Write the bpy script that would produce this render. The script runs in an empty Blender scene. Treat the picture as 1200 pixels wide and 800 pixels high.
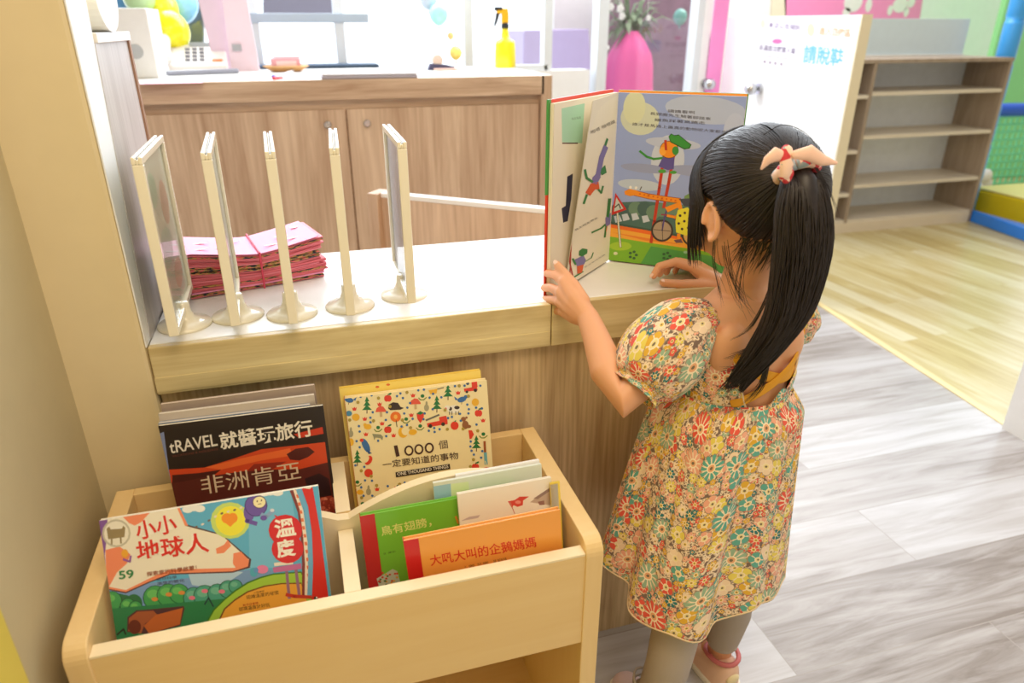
import bpy, bmesh, math, random
from mathutils import Vector, Matrix, Euler, noise
random.seed(7)
sc = bpy.context.scene
COL = sc.collection
PI = math.pi
# ---------------------------------------------------------------- camera, world, lights, exposure
CAMZ = 1.12; FPX = 823.0
PITCH = math.atan(370/823.0); YAW = math.atan(267/math.hypot(823, 370))
cd = bpy.data.cameras.new('camera'); cam = bpy.data.objects.new('camera', cd); COL.objects.link(cam)
cd.sensor_width = 36; cd.lens = FPX/1200*36; cd.clip_start = 0.02
cam.location = (0, 0, CAMZ); cam.rotation_euler = (PI/2-PITCH, 0, -YAW)
cd.dof.use_dof = True; cd.dof.focus_distance = 1.06; cd.dof.aperture_fstop = 4.0
sc.camera = cam
sc.view_settings.view_transform = 'Standard'; sc.view_settings.look = 'None'
sc.view_settings.gamma = 1; sc.view_settings.use_curve_mapping = False
sc.view_settings.exposure = 0.35

w = bpy.data.worlds.new('world'); sc.world = w; w.use_nodes = True
nt = w.node_tree; nt.nodes.clear()
o_ = nt.nodes.new('ShaderNodeOutputWorld'); bg = nt.nodes.new('ShaderNodeBackground')
tc = nt.nodes.new('ShaderNodeTexCoord'); sx = nt.nodes.new('ShaderNodeSeparateXYZ'); rp = nt.nodes.new('ShaderNodeValToRGB')
nt.links.new(tc.outputs['Generated'], sx.inputs[0]); nt.links.new(sx.outputs['Y'], rp.inputs[0])
rp.color_ramp.elements[0].position = 0.05; rp.color_ramp.elements[0].color = (0.50, 0.455, 0.385, 1)
rp.color_ramp.elements[1].position = 0.55; rp.color_ramp.elements[1].color = (1.75, 1.9, 2.05, 1)
nt.links.new(rp.outputs[0], bg.inputs[0]); bg.inputs[1].default_value = 1.0
nt.links.new(bg.outputs[0], o_.inputs[0])

def area(name, loc, target, size, energy, color):
    l = bpy.data.lights.new(name, 'AREA'); l.shape = 'RECTANGLE'; l.size = size[0]; l.size_y = size[1]
    l.energy = energy; l.color = color
    o = bpy.data.objects.new(name, l); COL.objects.link(o); o.location = loc
    o.rotation_euler = (Vector(target)-Vector(loc)).to_track_quat('-Z', 'Y').to_euler()
    return o
area('unseen_ceiling_light', (0.35, -0.15, 2.45), (0.3, 0.75, 0.4), (1.0, 0.7), 16, (1.0, 0.80, 0.55))
area('unseen_ceiling_light', (1.7, 1.9, 2.5), (1.6, 1.9, 0), (1.6, 1.6), 9, (1.0, 0.96, 0.9))
area('unseen_ceiling_light', (3.0, 3.9, 2.5), (3.0, 4.4, 0.4), (1.6, 1.2), 34, (1.0, 0.98, 0.95))  # unseen lamp, added to brighten the far wall and shoe rack
area('window_light', (0.6, 3.15, 1.9), (0.5, 1.3, 0.7), (2.4, 1.0), 40, (0.86, 0.93, 1.0))

# ---------------------------------------------------------------- helpers
_F = Vector((math.sin(YAW)*math.cos(PITCH), math.cos(YAW)*math.cos(PITCH), -math.sin(PITCH)))
_R = Vector((math.cos(YAW), -math.sin(YAW), 0)); _U = _R.cross(_F)
def ray(x, y): return _F*FPX + _R*(x-600) - _U*(y-400)
def atY(x, y, Y):
    d = ray(x, y); t = Y/d.y; return d*t + Vector((0, 0, CAMZ))
def atZ(x, y, Z):
    d = ray(x, y); t = (Z-CAMZ)/d.z; return d*t + Vector((0, 0, CAMZ))
def proj(P):
    v = Vector(P)-Vector((0, 0, CAMZ)); z = v.dot(_F); return 600+FPX*v.dot(_R)/z, 400-FPX*v.dot(_U)/z

def lin(c):
    f = lambda v: v/12.92 if v <= 0.04045 else ((v+0.055)/1.055)**2.4
    return tuple(f(v/255) for v in c[:3])
def W(o):
    m = Matrix.Identity(4)
    while o is not None:
        m = (Matrix.Translation(o.location) @ o.rotation_euler.to_matrix().to_4x4()) @ m; o = o.parent
    return m
def tag(o, label=None, cat=None, group=None, kind=None):
    if label: o['label'] = label
    if cat: o['category'] = cat
    if group: o['group'] = group
    if kind: o['kind'] = kind
    return o
def thing(name, label, cat, loc, rot=(0, 0, 0), group=None):
    o = bpy.data.objects.new(name, None); COL.objects.link(o); o.empty_display_size = 0.02
    o.location = loc; o.rotation_euler = rot
    return tag(o, label, cat, group)
def link(name, me, mat, parent=None, world=True, bevel=0, smooth=False, seg=2):
    if world and parent is not None: me.transform(W(parent).inverted())
    o = bpy.data.objects.new(name, me); COL.objects.link(o); o.parent = parent
    if mat is not None:
        for m in (mat if isinstance(mat, (list, tuple)) else [mat]): me.materials.append(m)
    if smooth:
        for p in me.polygons: p.use_smooth = True
    if bevel:
        b = o.modifiers.new('bevel', 'BEVEL'); b.width = bevel; b.segments = seg; b.limit_method = 'ANGLE'; b.angle_limit = math.radians(40)
    me.update()
    return o
def dup(root, loc, rotz=0, label=None):
    r = root.copy(); COL.objects.link(r); r.location = loc; r.rotation_euler = (root.rotation_euler.x, root.rotation_euler.y, rotz)
    if label: r['label'] = label
    for ch in list(root.children):
        c = ch.copy(); COL.objects.link(c); c.parent = r
        for g in ch.children:
            d = g.copy(); COL.objects.link(d); d.parent = c
    return r

class MB:
    def __init__(s): s.v = []; s.f = []; s.mi = []
    def add(s, vs, fs, mi=0):
        b = len(s.v); s.v += [tuple(v) for v in vs]; s.f += [tuple(i+b for i in f) for f in fs]; s.mi += [mi]*len(fs); return s
    def box(s, lo, hi, mi=0, M=None):
        (x0, y0, z0), (x1, y1, z1) = lo, hi
        vs = [Vector(p) for p in ((x0,y0,z0),(x1,y0,z0),(x1,y1,z0),(x0,y1,z0),(x0,y0,z1),(x1,y0,z1),(x1,y1,z1),(x0,y1,z1))]
        if M is not None: vs = [M @ v for v in vs]
        return s.add(vs, [(0,3,2,1),(4,5,6,7),(0,1,5,4),(1,2,6,5),(2,3,7,6),(3,0,4,7)], mi)
    def prism(s, poly, axis, a, b, mi=0, M=None):
        # poly: 2D points in the plane normal to axis
        n = len(poly)
        def P(p, t):
            q = {'x': (t, p[0], p[1]), 'y': (p[0], t, p[1]), 'z': (p[0], p[1], t)}[axis]
            return M @ Vector(q) if M is not None else Vector(q)
        vs = [P(p, a) for p in poly]+[P(p, b) for p in poly]
        fs = [tuple(range(n))[::-1], tuple(range(n, 2*n))]+[(i, (i+1) % n, n+(i+1) % n, n+i) for i in range(n)]
        return s.add(vs, fs, mi)
    def tube(s, pts, rad, n=10, mi=0, cap=True, up=None, flat=1.0, rounded=False):
        pts = [Vector(p) for p in pts]
        if not hasattr(rad, '__len__'): rad = [rad]*len(pts)
        rad = list(rad)
        if rounded:   # hemispherical ends
            d0 = (pts[0]-pts[1]).normalized(); d1 = (pts[-1]-pts[-2]).normalized()
            a = [(math.sin(t), math.cos(t)) for t in (PI*0.46, PI*0.36, PI*0.22, PI*0.1)]
            pts = [pts[0]+d0*rad[0]*q[0] for q in a]+pts+[pts[-1]+d1*rad[-1]*q[0] for q in a[::-1]]
            rad = [rad[0]*q[1] for q in a]+rad+[rad[-1]*q[1] for q in a[::-1]]
        b = len(s.v); m = len(pts); ref = Vector(up) if up is not None else None
        prev = None
        for i, p in enumerate(pts):
            t = (pts[min(i+1, m-1)]-pts[max(i-1, 0)])
            if t.length < 1e-9: t = Vector((0, 0, 1))
            t.normalize()
            if prev is None:
                r = ref if ref is not None else (Vector((0, 0, 1)) if abs(t.z) < 0.9 else Vector((1, 0, 0)))
            else: r = prev
            x = r - t*r.dot(t)
            if x.length < 1e-6: x = t.orthogonal()
            x.normalize(); prev = x; y = t.cross(x)
            for k in range(n):
                a = 2*PI*k/n
                s.v.append(tuple(p + x*math.cos(a)*rad[i]*flat + y*math.sin(a)*rad[i]))
        for i in range(m-1):
            for k in range(n):
                s.f.append((b+i*n+k, b+i*n+(k+1) % n, b+(i+1)*n+(k+1) % n, b+(i+1)*n+k)); s.mi.append(mi)
        if cap:
            s.f.append(tuple(b+k for k in range(n))[::-1]); s.f.append(tuple(b+(m-1)*n+k for k in range(n))); s.mi += [mi, mi]
        return s
    def lathe(s, prof, c=(0, 0, 0), n=32, mi=0, M=None, sy=1.0):
        b = len(s.v); m = len(prof)
        for (r, z) in prof:
            for k in range(n):
                a = 2*PI*k/n; v = Vector((c[0]+r*math.cos(a), c[1]+r*math.sin(a)*sy, c[2]+z))
                s.v.append(tuple(M @ v if M is not None else v))
        for i in range(m-1):
            for k in range(n):
                s.f.append((b+i*n+k, b+i*n+(k+1) % n, b+(i+1)*n+(k+1) % n, b+(i+1)*n+k)); s.mi.append(mi)
        s.f.append(tuple(b+k for k in range(n))[::-1]); s.f.append(tuple(b+(m-1)*n+k for k in range(n))); s.mi += [mi, mi]
        return s
    def ell(s, c, r, n=20, m=12, mi=0, M=None):
        b = len(s.v); c = Vector(c)
        vs = [Vector((0, 0, -1))]
        for i in range(1, m):
            t = PI*i/m
            for k in range(n):
                a = 2*PI*k/n; vs.append(Vector((math.sin(t)*math.cos(a), math.sin(t)*math.sin(a), -math.cos(t))))
        vs.append(Vector((0, 0, 1)))
        for v in vs:
            q = Vector((v.x*r[0], v.y*r[1], v.z*r[2]))
            if M is not None: q = M @ q
            s.v.append(tuple(q+c))
        L = len(vs)-1
        for k in range(n):
            s.f.append((b, b+1+(k+1) % n, b+1+k)); s.f.append((b+L, b+L-n+k, b+L-n+(k+1) % n)); s.mi += [mi, mi]
        for i in range(m-2):
            for k in range(n):
                a0 = b+1+i*n
                s.f.append((a0+k, a0+(k+1) % n, a0+n+(k+1) % n, a0+n+k)); s.mi.append(mi)
        return s
    def mesh(s, name='m'):
        me = bpy.data.meshes.new(name); me.from_pydata(s.v, [], s.f); me.update()
        for p, i in zip(me.polygons, s.mi): p.material_index = i
        bm = bmesh.new(); bm.from_mesh(me); bmesh.ops.recalc_face_normals(bm, faces=bm.faces); bm.to_mesh(me); bm.free()
        return me
    def build(s, name, mat, parent=None, **k): return link(name, s.mesh(name), mat, parent, **k)

# ---------------------------------------------------------------- materials
def newmat(name):
    m = bpy.data.materials.new(name); m.use_nodes = True; n = m.node_tree
    return m, n, n.nodes['Principled BSDF']
def N(n, t, **k):
    x = n.nodes.new(t)
    for a, b in k.items(): setattr(x, a, b)
    return x
def setin(x, **k):
    for a, b in k.items(): x.inputs[a].default_value = b
_mc = {}
def plain(name, rgb, rough=0.5, metal=0, bump=0.0, coat=0, sss=0, noise_amt=0.04):
    if name in _mc: return _mc[name]
    m, n, b = newmat(name); c = lin(rgb)
    tc = N(n, 'ShaderNodeTexCoord'); no = N(n, 'ShaderNodeTexNoise'); setin(no, Scale=22.0, Detail=3.0)
    mx = N(n, 'ShaderNodeMix', data_type='RGBA'); n.links.new(tc.outputs['Object'], no.inputs['Vector'])
    mx.inputs[6].default_value = (*[v*(1-noise_amt) for v in c], 1); mx.inputs[7].default_value = (*[min(1, v*(1+noise_amt)) for v in c], 1)
    n.links.new(no.outputs['Fac'], mx.inputs[0]); n.links.new(mx.outputs[2], b.inputs['Base Color'])
    b.inputs['Roughness'].default_value = rough; b.inputs['Metallic'].default_value = metal
    b.inputs['Coat Weight'].default_value = coat
    if sss: b.inputs['Subsurface Weight'].default_value = sss; b.inputs['Subsurface Radius'].default_value = (0.02, 0.008, 0.004); b.inputs['Subsurface Scale'].default_value = 0.3
    if bump:
        n2 = N(n, 'ShaderNodeTexNoise'); setin(n2, Scale=180.0, Detail=4.0); bp = N(n, 'ShaderNodeBump'); setin(bp, Strength=bump, Distance=0.002)
        n.links.new(tc.outputs['Object'], n2.inputs['Vector']); n.links.new(n2.outputs['Fac'], bp.inputs['Height']); n.links.new(bp.outputs[0], b.inputs['Normal'])
    _mc[name] = m; return m
def wood(name, light, dark, axis='x', scale=1.0, rough=0.45, contrast=1.0, figure=0.5):
    m, n, b = newmat(name)
    tc = N(n, 'ShaderNodeTexCoord'); mp = N(n, 'ShaderNodeMapping'); n.links.new(tc.outputs['Object'], mp.inputs[0])
    s = {'x': (1.2, 14, 14), 'y': (14, 1.2, 14), 'z': (14, 14, 1.2)}[axis]; mp.inputs['Scale'].default_value = tuple(v*scale for v in s)
    n1 = N(n, 'ShaderNodeTexNoise'); setin(n1, Scale=1.0, Detail=5.0, Roughness=0.6, Distortion=0.9); n.links.new(mp.outputs[0], n1.inputs['Vector'])
    mp2 = N(n, 'ShaderNodeMapping'); n.links.new(tc.outputs['Object'], mp2.inputs[0]); s2 = {'x': (6, 160, 160), 'y': (160, 6, 160), 'z': (160, 160, 6)}[axis]
    mp2.inputs['Scale'].default_value = tuple(v*scale for v in s2)
    n2 = N(n, 'ShaderNodeTexNoise'); setin(n2, Scale=1.0, Detail=3.0); n.links.new(mp2.outputs[0], n2.inputs['Vector'])
    ma = N(n, 'ShaderNodeMix', data_type='FLOAT'); ma.inputs[0].default_value = 1-figure
    n.links.new(n1.outputs['Fac'], ma.inputs[2]); n.links.new(n2.outputs['Fac'], ma.inputs[3])
    r = N(n, 'ShaderNodeValToRGB'); d = 0.16/contrast; r.color_ramp.elements[0].position = 0.5-d; r.color_ramp.elements[1].position = 0.5+d
    r.color_ramp.elements[0].color = (*lin(dark), 1); r.color_ramp.elements[1].color = (*lin(light), 1)
    n.links.new(ma.outputs[0], r.inputs[0]); n.links.new(r.outputs[0], b.inputs['Base Color'])
    b.inputs['Roughness'].default_value = rough
    bp = N(n, 'ShaderNodeBump'); setin(bp, Strength=0.12, Distance=0.001); n.links.new(n2.outputs['Fac'], bp.inputs['Height']); n.links.new(bp.outputs[0], b.inputs['Normal'])
    return m
def planks(name, cols, rot, bw, bh, rough, seam):
    m, n, b = newmat(name)
    tc = N(n, 'ShaderNodeTexCoord'); mp = N(n, 'ShaderNodeMapping'); mp.inputs['Rotation'].default_value = (0, 0, rot); n.links.new(tc.outputs['Object'], mp.inputs[0])
    br = N(n, 'ShaderNodeTexBrick'); setin(br, Scale=1.0); br.inputs['Brick Width'].default_value = bw; br.inputs['Row Height'].default_value = bh
    br.inputs['Mortar Size'].default_value = 0.0012; br.inputs['Mortar Smooth'].default_value = 0.3; br.offset = 0.37
    br.inputs['Color1'].default_value = (0, 0, 0, 1); br.inputs['Color2'].default_value = (1, 1, 1, 1); br.inputs['Mortar'].default_value = (0.5, 0.5, 0.5, 1)
    n.links.new(mp.outputs[0], br.inputs['Vector'])
    m2 = N(n, 'ShaderNodeMapping'); m2.inputs['Scale'].default_value = (2.2, 22, 1); n.links.new(mp.outputs[0], m2.inputs[0])
    ad = N(n, 'ShaderNodeVectorMath', operation='ADD'); sc_ = N(n, 'ShaderNodeVectorMath', operation='SCALE'); sc_.inputs['Scale'].default_value = 7.0
    n.links.new(br.outputs['Color'], sc_.inputs[0]); n.links.new(m2.outputs[0], ad.inputs[0]); n.links.new(sc_.outputs[0], ad.inputs[1])
    n1 = N(n, 'ShaderNodeTexNoise'); setin(n1, Scale=1.0, Detail=6.0, Roughness=0.62, Distortion=1.0); n.links.new(ad.outputs[0], n1.inputs['Vector'])
    mf = N(n, 'ShaderNodeMix', data_type='FLOAT'); mf.inputs[0].default_value = 0.28
    bw_ = N(n, 'ShaderNodeSeparateColor'); n.links.new(br.outputs['Color'], bw_.inputs[0])
    n.links.new(n1.outputs['Fac'], mf.inputs[2]); n.links.new(bw_.outputs[0], mf.inputs[3])
    r = N(n, 'ShaderNodeValToRGB'); e = r.color_ramp.elements
    e[0].position = 0.28; e[0].color = (*lin(cols[0]), 1); e[1].position = 0.68; e[1].color = (*lin(cols[2]), 1)
    x = e.new(0.46); x.color = (*lin(cols[1]), 1)
    n.links.new(mf.outputs[0], r.inputs[0])
    mm = N(n, 'ShaderNodeMix', data_type='RGBA'); mm.inputs[7].default_value = (*lin(seam), 1)
    n.links.new(br.outputs['Fac'], mm.inputs[0]); n.links.new(r.outputs[0], mm.inputs[6]); n.links.new(mm.outputs[2], b.inputs['Base Color'])
    b.inputs['Roughness'].default_value = rough
    bp = N(n, 'ShaderNodeBump'); setin(bp, Strength=0.08, Distance=0.001); n.links.new(n1.outputs['Fac'], bp.inputs['Height']); n.links.new(bp.outputs[0], b.inputs['Normal'])
    return m
def glassmat(name, tint=(1, 1, 1), gl=0.06):
    m, n, b = newmat(name); n.nodes.remove(b)
    t = N(n, 'ShaderNodeBsdfTransparent'); g = N(n, 'ShaderNodeBsdfGlossy'); g.inputs['Roughness'].default_value = 0.02
    t.inputs[0].default_value = (*tint, 1); mx = N(n, 'ShaderNodeMixShader'); mx.inputs[0].default_value = gl
    n.links.new(t.outputs[0], mx.inputs[1]); n.links.new(g.outputs[0], mx.inputs[2]); n.links.new(mx.outputs[0], n.nodes['Material Output'].inputs[0]); return m
def printmat(name, rough=0.35, coat=0.3):
    m, n, b = newmat(name); a = N(n, 'ShaderNodeVertexColor'); a.layer_name = 'ink'
    n.links.new(a.outputs[0], b.inputs['Base Color']); b.inputs['Roughness'].default_value = rough; b.inputs['Coat Weight'].default_value = coat; b.inputs['Coat Roughness'].default_value = 0.2
    return m
M_print = printmat('printed_gloss'); M_matte = printmat('printed_matte', 0.6, 0.0)
M_page = plain('paper', (240, 232, 212), 0.65)
M_white = plain('white_paint', (238, 238, 236), 0.5)
M_ivory = plain('ivory_plastic', (246, 238, 216), 0.22, coat=0.4)
M_wall = plain('cream_wall_paint', (200, 186, 148), 0.6, bump=0.03)
M_pillar = plain('pillar_paint', (228, 210, 168), 0.55)
M_pine = wood('birch_veneer', (238, 208, 152), (228, 192, 130), 'x', 0.8, 0.42, 0.7, 0.8)
M_pinez = wood('birch_veneer_vertical', (240, 210, 155), (230, 194, 132), 'z', 0.8, 0.42, 0.7, 0.8)
M_edge = plain('pale_edge_band', (243, 226, 190), 0.45)
M_ash = wood('ash_trim', (234, 218, 170), (200, 178, 126), 'x', 1.5, 0.4, 1.2, 0.8)
M_oak = wood('oak_panel', (216, 190, 148), (166, 136, 98), 'z', 1.1, 0.5, 1.1, 0.55)
M_counter = wood('counter_oak', (226, 198, 170), (182, 148, 120), 'z', 0.8, 0.5, 1.15, 0.72)
M_counterx = wood('counter_oak_rail', (226, 198, 170), (178, 144, 116), 'x', 1.4, 0.5, 1.1, 0.7)
M_greyoak = wood('grey_oak', (214, 210, 208), (178, 172, 170), 'z', 1.2, 0.4, 0.8, 0.55)
M_rack = wood('rack_taupe_wood', (178, 160, 142), (136, 118, 102), 'z', 1.1, 0.5, 0.8, 0.6)
M_top = plain('white_laminate', (240, 238, 234), 0.28)

# ---------------------------------------------------------------- printed art on a surface given by its four corners
def homog(src, dst):
    A = []
    for (x, y), (u, v) in zip(src, dst):
        A.append([x, y, 1, 0, 0, 0, -u*x, -u*y, u]); A.append([0, 0, 0, x, y, 1, -v*x, -v*y, v])
    n = 8
    for i in range(n):
        p = max(range(i, n), key=lambda r: abs(A[r][i])); A[i], A[p] = A[p], A[i]
        for r in range(n):
            if r != i:
                k = A[r][i]/A[i][i]
                for c in range(i, 9): A[r][c] -= k*A[i][c]
    return [A[i][8]/A[i][i] for i in range(8)]
class Art:
    """Ink on a page or sign: shapes are read off the photograph's own drawing and laid on the real surface."""
    def __init__(s, corners, zoom=(0, 0, 1), off=0.0004):
        s.c = [Vector(p) for p in corners]; bl, br, tr, tl = s.c
        s.n = ((br-bl).cross(tl-bl)).normalized(); s.h = homog([proj(p) for p in s.c], [(0, 0), (1, 0), (1, 1), (0, 1)])
        s.z = zoom; s.v = []; s.f = []; s.col = []; s.k = off; s.wd = (br-bl).length; s.ht = (tl-bl).length
    def uv(s, p):
        x = s.z[0]+p[0]/s.z[2]; y = s.z[1]+p[1]/s.z[2]; h = s.h; d = h[6]*x+h[7]*y+1
        return ((h[0]*x+h[1]*y+h[2])/d, (h[3]*x+h[4]*y+h[5])/d)
    def P(s, u, v, clip=True):
        if clip: u = min(max(u, 0.0), 1.0); v = min(max(v, 0.0), 1.0)
        bl, br, tr, tl = s.c
        return bl*(1-u)*(1-v)+br*u*(1-v)+tr*u*v+tl*(1-u)*v + s.n*s.k
    def _add(s, uvs, faces, col):
        b = len(s.v); s.v += [tuple(s.P(*q)) for q in uvs]; s.f += [tuple(i+b for i in f) for f in faces]; s.col += [lin(col)]*len(faces); s.k += 4e-6
    def full(s, col): s._add([(0, 0), (1, 0), (1, 1), (0, 1)], [(0, 1, 2, 3)], col)
    def rectuv(s, u0, v0, u1, v1, col): s._add([(u0, v0), (u1, v0), (u1, v1), (u0, v1)], [(0, 1, 2, 3)], col)
    def poly(s, pts, col): s._add([s.uv(p) for p in pts], [tuple(range(len(pts)))], col)
    def ell(s, x, y, rx, ry, col, n=16, rot=0):
        c, q = math.cos(rot), math.sin(rot)
        s.poly([(x+rx*math.cos(2*PI*i/n)*c-ry*math.sin(2*PI*i/n)*q, y+rx*math.cos(2*PI*i/n)*q+ry*math.sin(2*PI*i/n)*c) for i in range(n)], col)
    def line(s, pts, wd, col, closed=False):
        if closed: pts = list(pts)+[pts[0]]
        uvs = []; fs = []
        for (a, b) in zip(pts[:-1], pts[1:]):
            dx, dy = b[0]-a[0], b[1]-a[1]; L = math.hypot(dx, dy) or 1; nx, ny = -dy/L*wd/2, dx/L*wd/2; ex, ey = dx/L*wd*.3, dy/L*wd*.3
            k = len(uvs); uvs += [s.uv(q) for q in ((a[0]+nx-ex, a[1]+ny-ey), (b[0]+nx+ex, b[1]+ny+ey), (b[0]-nx+ex, b[1]-ny+ey), (a[0]-nx-ex, a[1]-ny-ey))]
            fs.append((k, k+1, k+2, k+3))
        s._add(uvs, fs, col)
    def text(s, body, A, B, h, col, bold=0.0, aspect=None):
        """baseline from A to B (zoom pixels), letter height h zoom pixels"""
        c = bpy.data.curves.new('t', 'FONT'); c.body = body; c.offset = bold; c.resolution_u = 3
        o = bpy.data.objects.new('t', c); COL.objects.link(o); bpy.context.view_layer.update()
        me = bpy.data.meshes.new_from_object(o.evaluated_get(bpy.context.evaluated_depsgraph_get()))
        bpy.data.objects.remove(o); xs = [v.co.x for v in me.vertices]; ys = [v.co.y for v in me.vertices]
        if not xs: return
        x0, x1, y0, y1 = min(xs), max(xs), min(ys), max(ys)
        ax, ay = A; bx, by = B; L = math.hypot(bx-ax, by-ay); ux, uy = (bx-ax)/L, (by-ay)/L; vx, vy = uy, -ux
        uvs = []
        for v in me.vertices:
            t = (v.co.x-x0)/(x1-x0)*L; q = (v.co.y-y0)/(y1-y0)*h
            uvs.append(s.uv((ax+ux*t+vx*q, ay+uy*t+vy*q)))
        s._add(uvs, [tuple(p.vertices) for p in me.polygons], col); bpy.data.meshes.remove(me)
    def build(s, name, parent, mat=None, label=None):
        me = bpy.data.meshes.new(name); me.from_pydata(s.v, [], s.f); me.update()
        ca = me.color_attributes.new('ink', 'FLOAT_COLOR', 'CORNER')
        for p, c in zip(me.polygons, s.col):
            for li in p.loop_indices: ca.data[li].color = (*c, 1)
        o = link(name, me, mat or M_print, parent)
        if label: o['label'] = label
        return o

# ---------------------------------------------------------------- the room
LZ = 0.73          # ledge top
def S(name, mb, mat, **k): return tag(mb.build(name, mat, None, **k), kind='structure')
M_floor = planks('grey_laminate', ((134, 124, 118), (174, 168, 166), (198, 196, 198)), 0.0, 1.25, 0.19, 0.27, (160, 152, 146))
M_floor2 = planks('yellow_laminate', ((178, 156, 98), (198, 182, 128), (214, 206, 172)), PI/2-0.07, 0.9, 0.085, 0.28, (196, 176, 120))
BX0, BX1 = 1.90, 2.112   # floor boundary runs from (1.975,1.33) to (2.112,2.405)
def bx(y): return 1.975 + (y-1.33)*0.1274
S('floor', MB().prism([(-1.6, -2.2), (bx(-2.2), -2.2), (bx(3.45), 3.45), (-1.6, 3.45)], 'z', -0.05, 0.0), M_floor)
S('floor', MB().prism([(bx(-2.2), -2.2), (6.0, -2.2), (6.0, 5.2), (bx(5.2), 5.2)], 'z', -0.05, 0.0), M_floor2)
S('trim_1', MB().prism([(bx(-2.2)-0.004, -2.2), (bx(-2.2)+0.022, -2.2), (bx(3.4)+0.022, 3.4), (bx(3.4)-0.004, 3.4)], 'z', 0.0005, 0.004), plain('threshold_strip', (236, 216, 160), 0.35))
S('wall_left', MB().box((-0.45, -2.2, 0), (-0.325, 0.95, 2.5)), M_wall)
S('wall_front', MB().box((-0.45, 0.95, 0), (-0.226, 1.045, 2.5)), M_pillar, bevel=0.006)
M_nic = plain('white_wall', (244, 246, 248), 0.55)
S('painted_window_light', MB().prism([(0.9505, LZ), (0.976, LZ), (1.036, 1.10), (1.044, 1.16), (1.044, 2.4), (0.9505, 2.4)], 'x', -0.2262, -0.2245), M_nic)  # white laid over the pillar's side paints window light into its colour
S('wall_back', MB().box((-1.6, 3.3, 0), (1.36, 3.42, 0.93)), M_nic)
S('wall_right', MB().box((3.2, 5.2, 0), (6.0, 5.3, 2.6)).box((1.85, 5.2, 0), (3.2, 5.3, 2.6)), M_nic)
yp = thing('yellow_panel', 'yellow padded panel on the left wall at the bottom left corner', 'panel', (-0.315, -0.1, 0))
MB().box((-0.325, -0.9, 0.02), (-0.300, 0.586, 1.3)).build('padding', plain('yellow_pad', (216, 196, 84), 0.5), yp, bevel=0.01)
MB().box((-0.325, -0.9, 0.0), (-0.305, 0.586-0.005, 0.02)).build('foot_rail', plain('white_paint', (238, 238, 236), 0.5), yp)
# windows and glass door in the back wall
M_fr = plain('white_aluminium', (226, 232, 238), 0.35)
M_dk = plain('slate_sill', (70, 92, 118), 0.4)
M_glass = glassmat('window_glass')
wf = MB(); y0, y1 = 3.31, 3.37
xs = [atY(q, 60, 3.34).x for q in (-40, 302, 400, 548, 640)]
for x in xs: wf.box((x-0.02, y0, 0.93), (x+0.02, y1, 2.3))
wf.box((xs[0], y0, 2.26), (xs[-1], y1, 2.34)); wf.box((xs[0], y0, 0.93), (xs[-1], y1, 0.955))
wn = S('window_1', wf, M_fr, bevel=0.003)
zr = atY(360, 21, 3.3).z
MB().box((atY(262, 21, 3.3).x, 3.30, zr-0.018), (atY(432, 21, 3.3).x, 3.40, zr+0.018)).build('middle_rail', plain('rail_grey', (176, 190, 206), 0.4), wn, bevel=0.003)
MB().box((xs[0], 3.335, 0.955), (xs[-1], 3.341, 2.26)).build('pane', M_glass, wn)
S('trim_2', MB().box((xs[0], 3.19, 0.93), (atY(444, 73, 3.2).x, 3.3, 0.975)), M_dk, bevel=0.008)
dx0, dx1 = atY(703, 60, 3.34).x, atY(812, 60, 3.34).x
dr = S('door_1', MB().box((dx0-0.03, 3.30, 0), (dx0+0.022, 3.38, 2.3)).box((dx1-0.015, 3.30, 0), (dx1+0.02, 3.38, 2.3)).box((dx0, 3.3, 2.2), (dx1, 3.38, 2.3)).box((dx0, 3.3, 0), (dx1, 3.38, 0.12)), M_fr, bevel=0.003)
MB().box((dx0, 3.335, 0.12), (dx1, 3.341, 2.2)).build('pane', M_glass, dr)
S('wall_back', MB().box((dx1+0.02, 3.30, 0), (1.98, 3.40, 2.4)), M_nic)
ps = MB(); a0 = atY(836, 30, 3.29).x; a1 = atY(851, 30, 3.29).x
tag(ps.box((a0-0.005, 3.285, 0.6), (a1, 3.297, 1.9)).build('wall_stripe', plain('pink_stripe', (250, 150, 215), 0.5)), 'bright pink vertical strip on the white wall beside the glass door', 'wall strip')

# low partition with notices, between the grey floor and the play area
S('wall_partition', MB().box((2.075, 2.405, 0), (2.118, 3.30, 1.157)), M_nic)
S('trim_3', MB().box((2.073, 2.397, 0), (2.120, 2.405, 1.159)), plain('beige_edge', (226, 214, 184), 0.5))
S('wall_partition', MB().box((1.955, -1.5, 0), (2.0, 1.345, 1.157)), plain('near_partition_white', (226, 224, 222), 0.5))

# ---------------------------------------------------------------- ledge in front of the girl
led = thing('counter_ledge', 'low wooden counter with a white top that the girl leans on', 'counter', (0.26, 1.13, 0))
LX1 = 0.735
MB().box((-0.224, 0.9486+0.012, LZ-0.03), (LX1, 1.322, LZ)).build('countertop', M_top, led, bevel=0.002)
tb = MB().box((-0.224, 0.9486, LZ-0.071), (0.344, 0.9606, LZ-0.0005)).build('trim_board', M_ash, led, bevel=0.0015)
MB().box((0.3455, 0.9486, LZ-0.071), (LX1, 0.9606, LZ-0.0005)).build('trim_board', M_ash, led, bevel=0.0015)
MB().box((-0.224, 0.9475, LZ-0.0665), (0.342, 0.9486, LZ-0.045)).build('trim_strip', M_ash, led)
MB().box((-0.224, 0.964, 0.0), (LX1-0.01, 0.984, LZ-0.03)).build('front_panel', M_oak, led)
MB().box((LX1-0.03, 0.984, 0.0), (LX1-0.01, 1.31, LZ-0.03)).build('end_panel', M_oak, led)
MB().box((-0.224, 1.29, 0.0), (LX1-0.03, 1.31, LZ-0.03)).build('rear_panel', M_oak, led)

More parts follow.
